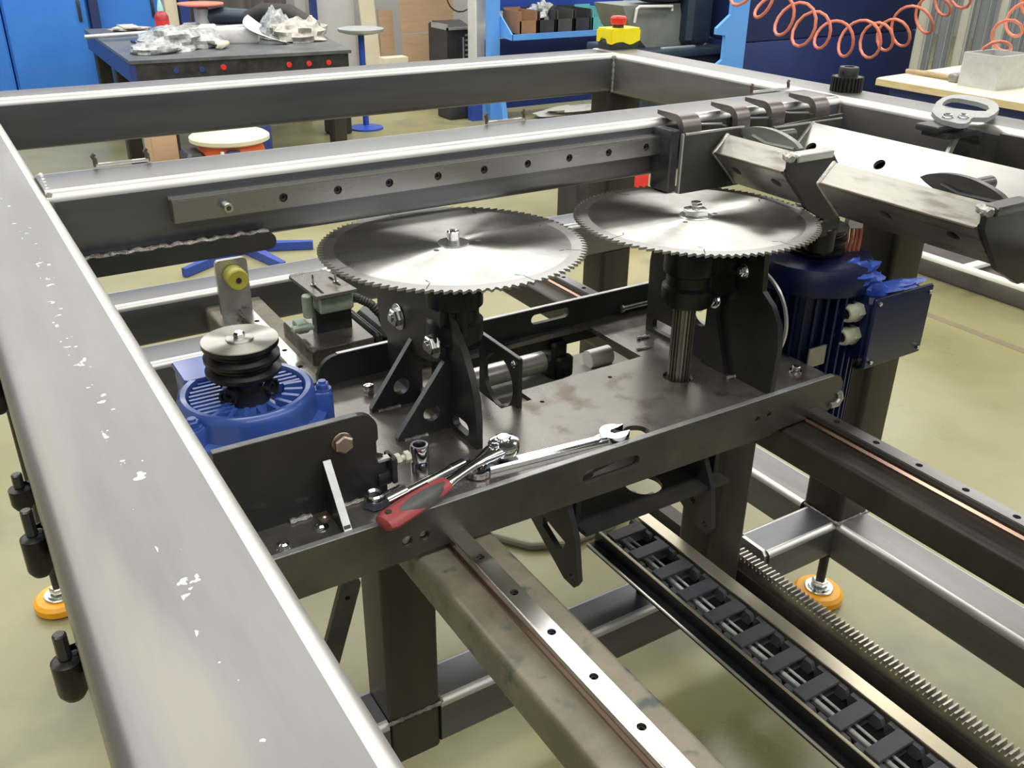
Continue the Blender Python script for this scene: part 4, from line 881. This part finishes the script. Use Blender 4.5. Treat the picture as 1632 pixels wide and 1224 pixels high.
# tall boards and cardboard leaning against the wall
q = B(); q.M = Matrix.Translation(Vector((11.62, 26.2, -3.8))) @ Matrix.Rotation(-.07, 4, 'X') @ Matrix.Rotation(-.04, 4, 'Y'); q.box((-.22, 0, 0), (.24, .05, 4.2)); q.M = None
tag(fin('leaning_board', q, 'board_pale'), 'tall pale yellow board leaning against the wall', 'board')
q = B(); q.M = Matrix.Translation(Vector((12.15, 26.3, -3.8))) @ Matrix.Rotation(-.07, 4, 'X'); q.box((-.25, 0, 0), (.20, .06, 2.35)); q.M = None
tag(fin('leaning_board', q, 'cardboard'), 'narrow brown board between the pale board and the cardboard', 'board')
q = B(); q.M = Matrix.Translation(Vector((13.2, 26.0, -3.8))) @ Matrix.Rotation(-.07, 4, 'X'); q.box((-.75, 0, 1.72), (1.0, .05, 4.3)); q.M = None
tag(fin('cardboard_sheet', q, 'cardboard'), 'upper large brown cardboard sheet leaning on the wall', 'cardboard', 'cardboard sheets leaning on the wall')
q = B(); q.M = Matrix.Translation(Vector((13.2, 25.9, -3.8))) @ Matrix.Rotation(-.06, 4, 'X'); q.box((-.77, 0, 0), (.85, .06, 1.70)); q.M = None
tag(fin('cardboard_sheet', q, 'cardboard'), 'lower large brown cardboard sheet below the horizontal seam', 'cardboard', 'cardboard sheets leaning on the wall')
tag(fin('wooden_block', B().box((11.45, 25.2, -3.8), (12.2, 25.6, -2.62), .01), 'board_pale'), 'short pale plywood offcut standing before the boards', 'board')
# dark tower case
pc = E('tower_case', (13.2, 24.2, -3.8), 'black cabinet with silver-edged sloping top beside the white column', 'case')
fin('case_body', B().plate([(23.8, -3.8), (23.8, -1.78), (24.6, -1.62), (24.9, -1.72), (24.9, -3.8)], 'yz', 12.72, 13.55), 'black_plastic', pc)
fin('case_top_trim', B().box((12.70, 23.75, -1.80), (13.57, 23.80, -1.74)).box((12.70, 23.75, -1.80), (12.74, 24.7, -1.66)), 'galv', pc)
for i in range(9): fin('case_slot', B().box((13.28, 23.78, -1.98-.13*i), (13.50, 23.80, -1.93-.13*i)), 'galv', pc)
fin('case_stripe', B().box((13.20, 23.77, -3.4), (13.24, 23.80, -2.0)), 'galv', pc)
# white column and wall fan guard
tag(fin('column', B().box((12.86, 22.45, -3.8), (13.36, 22.9, 10), .02), 'white_paint'), kind='structure'); bpy.data.objects['column'].name = 'trim_1'
fg = fin('wire_ring', B().tube([(13.1+.42*math.cos(t*.35), 23.7, -.92+.42*math.sin(t*.35)) for t in range(18)], .02, 8, closed=True), 'dark_steel_part'); tag(fg, 'round dark wire ring at the top left of the white column', 'ring')
# round stand on blue pole
sd = E('round_stand', (9.42, 22, -3.8), 'round grey table top on a thin blue pole right of the workbench', 'stand')
fin('stand_top', B().lathe((9.42, 22, -1.56), [(.35, 0), (.53, .05), (.55, .09), (.55, .12), (.50, .13)], 36), 'galv', sd)
fin('stand_pole', B().cyl((9.42, 22, -3.7), .075, 2.14, seg=18), 'blue_tape', sd)
fin('stand_base', B().lathe((9.42, 22, -3.8), [(.42, 0), (.42, .04), (.1, .1)], 28), 'blue_tape', sd)
tag(fin('machine_box', B().box((8.35, 21.6, -3.8), (8.88, 22.1, -2.0), .03), 'black_plastic'), 'small dark box standing just right of the workbench', 'box')
# ---- workbench
WB = E('workbench', (5.6, 21.4, -3.8), 'large dark steel workbench with blue side rail in front of the blue cabinets', 'workbench')
T = -1.44
fin('bench_top', B().plate([(3.45, 18.75), (7.65, 18.4), (8.55, 23.9), (3.65, 24.6)], 'xy', T-.06, T), 'bench_top', WB)
fin('front_rail', B().plate([(3.47, 18.79), (7.6, 18.45), (7.6, 18.6), (3.47, 18.95)], 'xy', T-.42, T-.06), 'dark_steel_part', WB)
fin('side_rail', B().plate([(3.47, 18.78), (3.55, 18.78), (3.72, 24.5), (3.66, 24.5)], 'xy', T-.42, T-.06), 'blue_dark', WB)
for x_, y_ in ((3.55, 20.9), (7.35, 18.9), (3.9, 19.0), (8.3, 23.5), (3.75, 24.2)): fin('leg', B().box((x_, y_, -3.8), (x_+.30, y_+.30, T-.06), .03), 'post_steel', WB)
for i, (px_, z_) in enumerate(((4.25, 0), (4.72, 0), (5.12, 1), (6.38, 1), (6.78, 1), (7.18, 1))):
    yy = 18.79-(px_-3.45)*.0824
    fin('rail_knob', B().cyl((px_, yy-.03, T-.22 if i != 2 else T-.20), .055, .04, 'y', 16, ch=.01), 'red_plastic' if z_ else 'blue_dark', WB)
def on(x, y, h=0): return (x, y, T+h)
q = B().tube([on(3.25, 22.0, .10), on(7.9, 22.6, .13)], .045, 12); tag(fin('metal_tube', q, 'galv'), 'long thin pale metal tube lying across the workbench', 'tube')
rbt = E('glue_bottle', on(5.05, 22.9), 'red bottle with a pale pointed cap standing on the workbench', 'bottle')
fin('bottle_body', B().lathe(on(5.05, 22.9), [(.13, 0), (.15, .03), (.15, .36), (.10, .44), (.06, .47)], 24), 'red_bottle', rbt)
fin('bottle_label', B().ring(on(5.05, 22.9, .12), [(.148, 0), (.153, 0), (.153, .16), (.148, .16)], 24), 'red_plastic', rbt)
fin('bottle_cap', B().lathe(on(5.05, 22.9, .47), [(.07, 0), (.06, .09), (.025, .25), (.015, .28)], 18), 'teal_cap', rbt)
tag(fin('plastic_bag', B().blob(on(4.6, 20.4, .10), (.60, .80, .30), 3, .22, 30, 14, floor=T).blob(on(4.1, 19.7, .05), (.45, .40, .14), 8, .22, 20, 10, floor=T).blob(on(5.2, 20.4, .08), (.45, .6, .22), 6, .25, 20, 10, floor=T), 'clear_bag'), 'crumpled clear plastic bag at the front left of the workbench', 'bag')
tag(fin('plastic_bag', B().blob(on(6.95, 20.9, .15), (.30, .45, .42), 5, .3, 26, 12, floor=T), 'clear_bag'), 'small crumpled clear bag on the white cloth heap', 'bag')
q = B(); q.M = Matrix.Translation(Vector(on(5.75, 20.75, .14))) @ Matrix.Rotation(-.35, 4, 'Z'); q.box((-.40, -.25, -.14), (.75, .25, .14), .03); q.box((-.45, -.3, -.14), (-.12, .3, .20), .03); q.M = None
tag(fin('foam_block', q, 'white_cloth'), 'white foam packaging block in the middle of the workbench', 'foam block')
q = B(); n_ = 16; vs = []; fs = []
for i in range(n_+1):
    t = i/n_; r_ = .75
    for j in range(5):
        s_ = j/4; a = PI*.75+t*PI*.75
        vs.append((6.85+(r_-.32*s_)*math.cos(a), 20.3+.9*(r_-.32*s_)*math.sin(a)*.8, T+.03+.50*(1-t)*(1-s_*.4)))
for i in range(n_):
    for j in range(4): fs.append((i*5+j, i*5+j+1, (i+1)*5+j+1, (i+1)*5+j))
o_ = len(vs); vs += [(x, y+.02, z-.02) for x, y, z in vs]; fs += [tuple(k_+o_ for k_ in f[::-1]) for f in fs]
q.add(vs, fs); tag(fin('paper_sheet', q, 'white_cloth'), 'white curled paper sheet leaning beside the rags', 'paper')
tag(fin('cloth_rag', B().blob(on(7.3, 20.4, .12), (.50, .5, .30), 11, .38, 26, 12, floor=T).blob(on(7.75, 20.9, .10), (.3, .4, .28), 12, .35, 18, 8, floor=T), 'rag'), 'crumpled dirty grey rag at the right end of the workbench', 'rag')
q = B(); q.tube([on(6.9, 22.6, .25), on(7.2, 22.3, .42), on(7.6, 21.7, .42), on(7.8, 21.2, .25), on(7.75, 20.8, .08)], [.18, .2, .2, .17, .12], 14)
tag(fin('rubber_hose', q, 'black_rubber'), 'thick black rubber hose curved over the right end of the workbench', 'hose')
ag = E('angle_grinder', on(6.6, 23.4), 'dark green angle grinder with a salmon coloured disc lying on the workbench', 'grinder')
fin('grinder_body', B().tube([on(6.2, 23.5, .25), on(6.6, 23.45, .27), on(7.1, 23.3, .25), on(7.5, 23.2, .2)], [.15, .20, .17, .12], 16), 'dark_machine', ag)
fin('gear_head', B().cyl(on(6.1, 23.5, .10), .17, .36, seg=20, ch=.03), 'galv', ag)
fin('sanding_disc', B().lathe(on(6.1, 23.5, .50), [(.35, 0), (.52, .03), (.52, .06), (.1, .08)], 32), 'pale_red', ag)
fin('power_cord', B().tube([on(7.4, 23.2, .15), on(7.1, 22.9, .04), on(6.5, 22.8, .03), on(6.2, 23.0, .03), on(5.9, 22.7, .03)], .025, 6), 'black_rubber', ag)
for i, (x_, y_, w_, d_, h_, a_, m_, nm, lab, ct) in enumerate((
    (4.35, 21.5, .55, .25, .05, .2, 'blue_dark', 'measuring_tool', 'flat blue tool near the left edge of the workbench', 'tool'),
    (4.85, 21.2, .30, .35, .22, -.5, 'black_plastic', 'tool_case', 'small dark box leaning beside the clear bag', 'box'),
    (5.35, 22.2, 1.3, .12, .05, .1, 'blue_tape', 'flat_bar', 'thin dark blue bar lying before the red bottle', 'bar'),
    (6.0, 23.6, .9, .5, .10, .05, 'white_cloth', 'paper_pile', 'pile of whitish papers behind the metal tube', 'papers'),
    (4.5, 23.9, .8, .35, .10, .1, 'rag', 'scrap_pile', 'grey pile of scraps at the back left of the workbench', 'scraps'),
    (5.7, 21.6, .5, .10, .05, -.6, 'blue_light', 'square_tool', 'pale blue try square on the workbench', 'tool'),
    (6.35, 21.9, .5, .3, .16, .4, 'bin_teal', 'wire_bundle', 'small teal bundle of wires beside the foam block', 'wires'))):
    q = B(); q.M = Matrix.Translation(Vector(on(x_, y_))) @ Matrix.Rotation(a_, 4, 'Z')
    if 'pile' in nm or 'bundle' in nm:
        for k_ in range(4): q.M = Matrix.Translation(Vector(on(x_+.12*math.sin(k_*2.1)*w_, y_+.2*math.cos(k_*3)*d_, h_*k_/4))) @ Matrix.Rotation(a_+k_*.5, 4, 'Z'); q.box((-w_/2, -d_/2, 0), (w_/2, d_/2, h_/4))
    else: q.box((-w_/2, -d_/2, 0), (w_/2, d_/2, h_*.6), .01); q.box((-w_/2, -d_/2, 0), (-w_*.3, d_/2, h_), .01)
    q.M = None; o_ = fin(nm, q, m_); tag(o_, lab, ct)
sd_ = E('screwdriver', on(5.45, 19.65), 'small screwdriver with a yellow wooden handle at the front of the workbench', 'screwdriver')
fin('handle', B().tube([on(5.30, 19.6, .08), on(5.36, 19.63, .08), on(5.60, 19.9, .08)], [.05, .09, .05], 14), 'ply', sd_)
fin('shaft', B().tube([on(5.30, 19.6, .08), on(5.05, 20.3, .12)], .022, 8), 'dark_steel_part', sd_)
# orange round vacuum / barrel with pale lid below the bench
vb = E('orange_drum', (4.35, 15.9, -3.8), 'orange drum with a dark band and a pale round lid below the workbench', 'drum')
fin('drum_body', B().lathe((4.35, 16.0, -3.8), [(.5, 0), (.54, .05), (.56, 1.2), (.5, 1.36)], 36), 'barrel_orange', vb)
fin('drum_lid', B().lathe((4.35, 16.0, -2.45), [(.60, 0), (.66, .03), (.66, .09), (.60, .13), (.1, .16)], 40), 'board_pale', vb)
fin('drum_band', B().box((4.12, 15.40, -3.7), (4.34, 15.5, -2.5), .02), 'blue_dark', vb)
fin('drum_strip', B().box((4.03, 15.42, -3.7), (4.08, 15.5, -2.5), .01), 'white_paint', vb)
fin('drum_arm', B().box((3.55, 15.7, -3.8), (3.85, 16.3, -2.55), .05), 'black_plastic', vb)
fin('drum_hose', B().tube([(4.8, 15.6, -2.6), (5.0, 15.7, -2.8), (5.1, 15.8, -3.2), (4.95, 15.9, -3.7)], .04, 8), 'black_rubber', vb)
tag(fin('wooden_crate', B().box((3.3, 17.2, -3.8), (3.75, 17.8, -2.5), .02), 'cardboard'), 'brown upright crate left of the orange drum', 'crate')
tag(fin('bin', B().box((4.75, 17.3, -3.8), (5.5, 18.0, -2.4), .03), 'blue_dark'), 'dark blue bin behind the orange drum', 'bin')
tag(fin('bottle', B().lathe((6.35, 19.6, -3.8), [(.07, 0), (.08, .02), (.08, .22), (.03, .28)], 16), 'white_paint'), 'small white bottle standing on the floor by the orange drum', 'bottle')
# dark brown crate legs and floor items seen through the frame
fs_ = fin('floor_case', B().box((11.75, 21.9, -3.8), (12.45, 22.6, -3.45), .03), 'black_plastic'); tag(fs_, 'low black case on the floor beside the blue rack foot', 'case')
tri = E('blue_tripod', (3.9, 14.0, -3.8), 'blue three-legged steel star base lying on the floor behind the machine', 'tripod base')
for (x_, y_) in ((2.75, 13.45), (4.85, 13.75), (3.20, 14.45), (4.10, 13.0)):
    dx, dy = x_-3.88, y_-14.2; L = math.hypot(dx, dy); px_, py_ = -dy/L*.07, dx/L*.07
    fin('star_leg', B().plate([(3.88+px_*1.3, 14.2+py_*1.3), (3.88-px_*1.3, 14.2-py_*1.3), (x_-px_*.6, y_-py_*.6), (x_+px_*.6, y_+py_*.6)], 'xy', -3.79, -3.66), 'blue_dark2', tri)
# ---- blue rack with sloping shelf and bins
RK = E('blue_rack', (14.6, 21.6, -3.8), 'bright blue steel rack with a sloping bin shelf beside the white column', 'rack')
fin('upright', B().box((12.74, 21.5, -3.8), (13.02, 21.75, 3)), 'blue_light', RK)
fin('upright', B().box((17.2, 21.5, -3.8), (17.45, 21.75, 3)), 'blue_light', RK)
fin('rack_foot', B().plate([(21.2, -3.8), (22.3, -3.8), (22.3, -3.65), (21.75, -2.6), (21.5, -2.6)], 'yz', 12.95, 13.10), 'blue_light', RK)
fin('rack_foot', B().box((12.2, 21.5, -3.8), (12.5, 21.75, -2.9)), 'blue_dark2', RK)
fin('back_panel', B().box((13.0, 22.2, -3.7), (17.4, 22.24, -1.9)), 'blue_dark', RK)
fin('pegboard', B().box((13.0, 22.1, -1.2), (17.4, 22.15, 3)), 'blue_dark2', RK)
fin('shelf', B().plate([(20.95, -1.80), (20.95, -1.66), (21.0, -1.66), (21.0, -1.76), (22.1, -1.71), (22.1, -1.75)], 'yz', 13.05, 17.3), 'blue_light', RK)
fin('shelf_bracket', B().plate([(20.95, -1.80), (20.95, -1.66), (21.9, -.95), (22.1, -1.1), (22.1, -1.70)], 'yz', 13.03, 13.07), 'blue_light', RK)
for i, (m_, lab) in enumerate((('bin_brown', 'brown open bin at the left end of the blue shelf'), ('bin_black', 'black bin holding a clear bag on the blue shelf'), ('bin_black2', 'grey-black bin in the middle of the blue shelf'), ('bin_black', 'black bin beside the teal bin'), ('bin_teal', 'teal bin at the right end of the blue shelf'))):
    x0 = 13.35+.56*i; q = B()
    q.box((x0, 21.05, -1.70), (x0+.50, 21.08, -1.36)).box((x0, 21.05, -1.70), (x0+.03, 21.9, -1.14)).box((x0+.47, 21.05, -1.70), (x0+.50, 21.9, -1.14)).box((x0, 21.87, -1.62), (x0+.50, 21.9, -1.10)).box((x0, 21.05, -1.70), (x0+.5, 21.9, -1.67))
    bi = fin('storage_bin', q, m_); tag(bi, lab, 'bin', 'open bins on the blue shelf')
tag(fin('bag_contents', B().blob((14.25, 21.5, -1.22), (.28, .3, .22), 21, .6, 20, 10), 'clear_bag'), 'clear bag poking out of the black bin on the shelf', 'bag')
tag(fin('floor_sack', B().blob((14.9, 21.0, -3.68), (1.0, .35, .13), 31, .4, 26, 10), 'board_grey'), 'long greyish sack lying on the floor under the blue shelf', 'sack')
# ---- grey machine with dark housing
GM = E('grey_machine', (13.8, 16.4, -3.8), 'grey-green machine tool with a dark rounded housing behind the emergency stop box', 'machine')
fin('machine_table', B().box((12.9, 15.6, -1.62), (15.3, 17.6, -1.47), .02), 'dark_machine', GM)
fin('machine_stand', B().box((13.1, 15.8, -3.8), (15.2, 17.4, -1.62), .03), 'dark_machine', GM)
fin('grey_casing', B().plate([(12.75, -.62), (14.3, -.62), (14.5, -1.47), (13.45, -1.47), (12.98, -1.05)], 'xz', 16.2, 17.2), 'grey_machine', GM)
fin('dark_housing', B().box((14.35, 15.9, -1.45), (15.05, 17.0, .3), .1), 'dark_machine', GM)
fin('lever_handle', B().tube([(13.05, 16.15, -.95), (13.05, 16.1, -.68), (13.12, 16.1, -.64), (14.0, 16.1, -.66), (14.0, 16.1, -.75)], .03, 8), 'white_paint', GM)
fin('top_hood', B().blob((13.9, 16.4, -.45), (.75, .4, .16), 3, .05, 24, 10), 'black_plastic', GM)
fin('clamp_bar', B().box((13.5, 15.7, -1.47), (14.4, 15.8, -1.42), .01), 'galv', GM)
# ---- blue notched upright and dark blue panel wall on the right
NU = fin('notched_upright', B().plate([(13.90, -1.95), (15.05, -1.95), (15.05, 1.5), (14.55, 1.5), (14.55, -.75), (14.20, -1.0), (14.20, -1.12), (14.45, -1.15), (14.45, -1.62), (14.05, -1.85)][::1], 'xz', 14.9, 14.98), 'blue_light')
tag(NU, 'bright blue notched steel upright at the left edge of the dark blue panels', 'upright')
fin('upright_foot', B().box((14.5, 14.9, -3.8), (15.05, 15.0, -1.95)), 'blue_light', NU)
BP = E('blue_panel_cabinet', (17, 14.6, -3.8), 'large dark blue steel cabinet wall behind the orange coil hose', 'cabinet')
for i, (z0, z1, m_) in enumerate(((-3.8, -1.36, 'blue_dark3'), (-1.34, 2.5, 'blue_dark3'))): fin('cabinet_panel', B().box((15.22, 15.1, z0), (20.9, 16.3, z1), .01), m_, BP)
# ---- corrugated translucent strip curtain
CW = E('strip_curtain', (22, 13.5, -3.8), 'corrugated grey translucent sheet wall behind the plywood table', 'curtain')
x = 18.85; i = 0
while x < 30:
    w_ = .36+.1*math.sin(i*2.3); yy = 13.6-.0*(x-18)+(.10 if i % 2 else 0)
    fin('curtain_strip', B().plate([(x, yy), (x+w_*.42, yy-.10), (x+w_*.58, yy-.10), (x+w_, yy), (x+w_, yy+.02), (x+w_*.58, yy-.08), (x+w_*.42, yy-.08), (x, yy+.02)], 'xy', -3.8, 3), 'curtain' if i % 4 else 'curtain_pale', CW)
    fin('strip_edge', B().tube([(x+w_*.42, yy-.105, -3.8), (x+w_*.42, yy-.105, 3)], .012, 5), 'galv', CW)
    x += w_; i += 1
# ---- plywood table with steel box, hammer
PT = E('plywood_table', (15, 9.5, -3.8), 'pale plywood table top on a dark blue frame at the right edge', 'table')
fin('table_top', B().plate([(13.42, 10.25), (13.35, 6.2), (17.9, 6.2), (17.9, 10.7), (13.55, 10.30)], 'xy', -1.36, -1.30), 'ply', PT)
fin('top_edge', B().plate([(13.40, 10.25), (13.33, 6.2), (13.35, 6.2), (13.42, 10.25)], 'xy', -1.405, -1.302), 'ply_edge', PT)
fin('frame_rail', B().box((13.6, 6.3, -1.75), (17.7, 10.1, -1.40)), 'blue_dark', PT)
for x_, y_ in ((13.6, 9.9), (17.4, 9.9), (13.6, 6.4), (17.4, 6.4)): fin('leg', B().box((x_, y_, -3.8), (x_+.3, y_+.3, -1.7)), 'blue_dark', PT)
SX = E('steel_box', (14.3, 8.9, -1.30), 'open square galvanised steel box standing on the plywood table', 'box')
x0, x1, y0, y1, z0, z1 = 13.96, 14.72, 8.52, 9.16, -1.30, -.80
for nm, a, b_ in (('side_wall', (x0, y0, z0), (x0+.03, y1, z1)), ('side_wall', (x1-.03, y0, z0), (x1, y1, z1)), ('side_wall', (x0+.03, y0, z0), (x1-.03, y0+.03, z1)), ('side_wall', (x0+.03, y1-.03, z0), (x1-.03, y1, z1)), ('box_floor', (x0+.03, y0+.03, z0), (x1-.03, y1-.03, z0+.02))):
    fin(nm, B().box(a, b_), 'galv_plain', SX)
HM = E('hammer', (14.2, 9.8, -1.30), 'wooden-handled hammer lying left of the steel box', 'hammer')
fin('handle', B().tube([(14.28, 10.35, -1.255), (14.30, 9.9, -1.25), (14.25, 9.45, -1.25)], [.035, .045, .04], 10), 'wood_handle', HM)
fin('hammer_head', B().box((14.12, 9.28, -1.30), (14.42, 9.46, -1.17), .02), 'worn_plate', HM)
# ---- white bar frame low behind the post
WF = E('white_floor_frame', (12.1, 6.5, -3.4), 'white painted low steel frame beyond the right post', 'frame')
fin('frame_bar', B().box((12.0, -1, -3.42), (12.14, 8.8, -3.36), .01), 'white_paint', WF)
fin('cross_bar', B().box((12.14, 7.15, -3.44), (13.0, 7.30, -3.38), .01), 'white_paint', WF)
for y_ in (-.8, 8.6): fin('foot', B().box((12.02, y_, -3.8), (12.12, y_+.1, -3.42)), 'white_paint', WF)
tag(fin('dark_case', B().box((12.35, 1.0, -3.8), (13.45, 8.4, -3.5), .05), 'brown_wall'), 'low dark brown mat stack beyond the white frame', 'mat')
# red can and dark box seen through the frame
tag(fin('red_canister', B().box((9.85, 12.0, -3.8), (10.25, 12.4, -2.82), .03), 'red_plastic'), 'small red canister on the floor seen under the middle tube', 'canister')
tag(fin('dark_crate', B().box((8.9, 12.2, -3.8), (9.8, 12.8, -2.7), .03), 'black_plastic'), 'dark crate on the floor left of the red canister', 'crate')
# ---- orange coiled air hoses
def coil(pts, r, turns, wire, seed=0):
    out = []; n = turns*16; P = [Vector(p) for p in pts]
    def ev(t):
        f = t*(len(P)-1); i = min(int(f), len(P)-2); u = f-i
        p0, p1, p2, p3 = P[max(i-1, 0)], P[i], P[i+1], P[min(i+2, len(P)-1)]
        return .5*((2*p1)+(p2-p0)*u+(2*p0-5*p1+4*p2-p3)*u*u+(3*p1-p0-3*p2+p3)*u**3)
    for i in range(n+1):
        t = i/n; c = ev(t); d = (ev(min(1, t+.01))-ev(max(0, t-.01))).normalized()
        u = Vector((0, 1, 0)); v = d.cross(u).normalized(); u = v.cross(d)
        a = 2*PI*turns*t+.8*math.sin(t*23+seed); rr = r*(1+.15*math.sin(t*31+seed))
        out.append(c+u*(rr*math.cos(a))+v*(rr*math.sin(a)))
    return B().tube(out, wire, 7)
tag(fin('coiled_hose', coil([(12.3, 12.5, .1), (12.9, 12.5, -.25), (13.7, 12.5, -.62), (14.6, 12.5, -.88), (15.6, 12.5, -1.05), (16.4, 12.5, -1.02), (17.2, 12.5, -.80), (18.0, 12.5, -.45), (18.9, 12.5, -.1), (19.6, 12.5, .2)], .31, 14, .029), 'hose_orange'), 'long orange coiled air hose sagging before the dark blue cabinet', 'air hose')
tag(fin('coiled_hose', coil([(14.35, 8.9, -1.18), (14.55, 9.0, -.88), (15.0, 9.2, -.62), (15.5, 9.3, -.40), (16.0, 9.4, -.15), (16.6, 9.4, .1)], .20, 5, .026, 2), 'hose_orange'), 'short orange coiled hose ending in the galvanised box', 'air hose')
# grey hose lying on the floor below the bed
tag(fin('floor_hose', B().tube([(3.1, 5.9, -3.76), (3.35, 5.6, -3.76), (3.55, 5.32, -3.76), (3.85, 5.18, -3.76), (4.3, 5.2, -3.76), (4.8, 5.5, -3.76)], .035, 10), 'hose_grey'), 'grey hose curving on the floor below the carriage bed', 'hose')
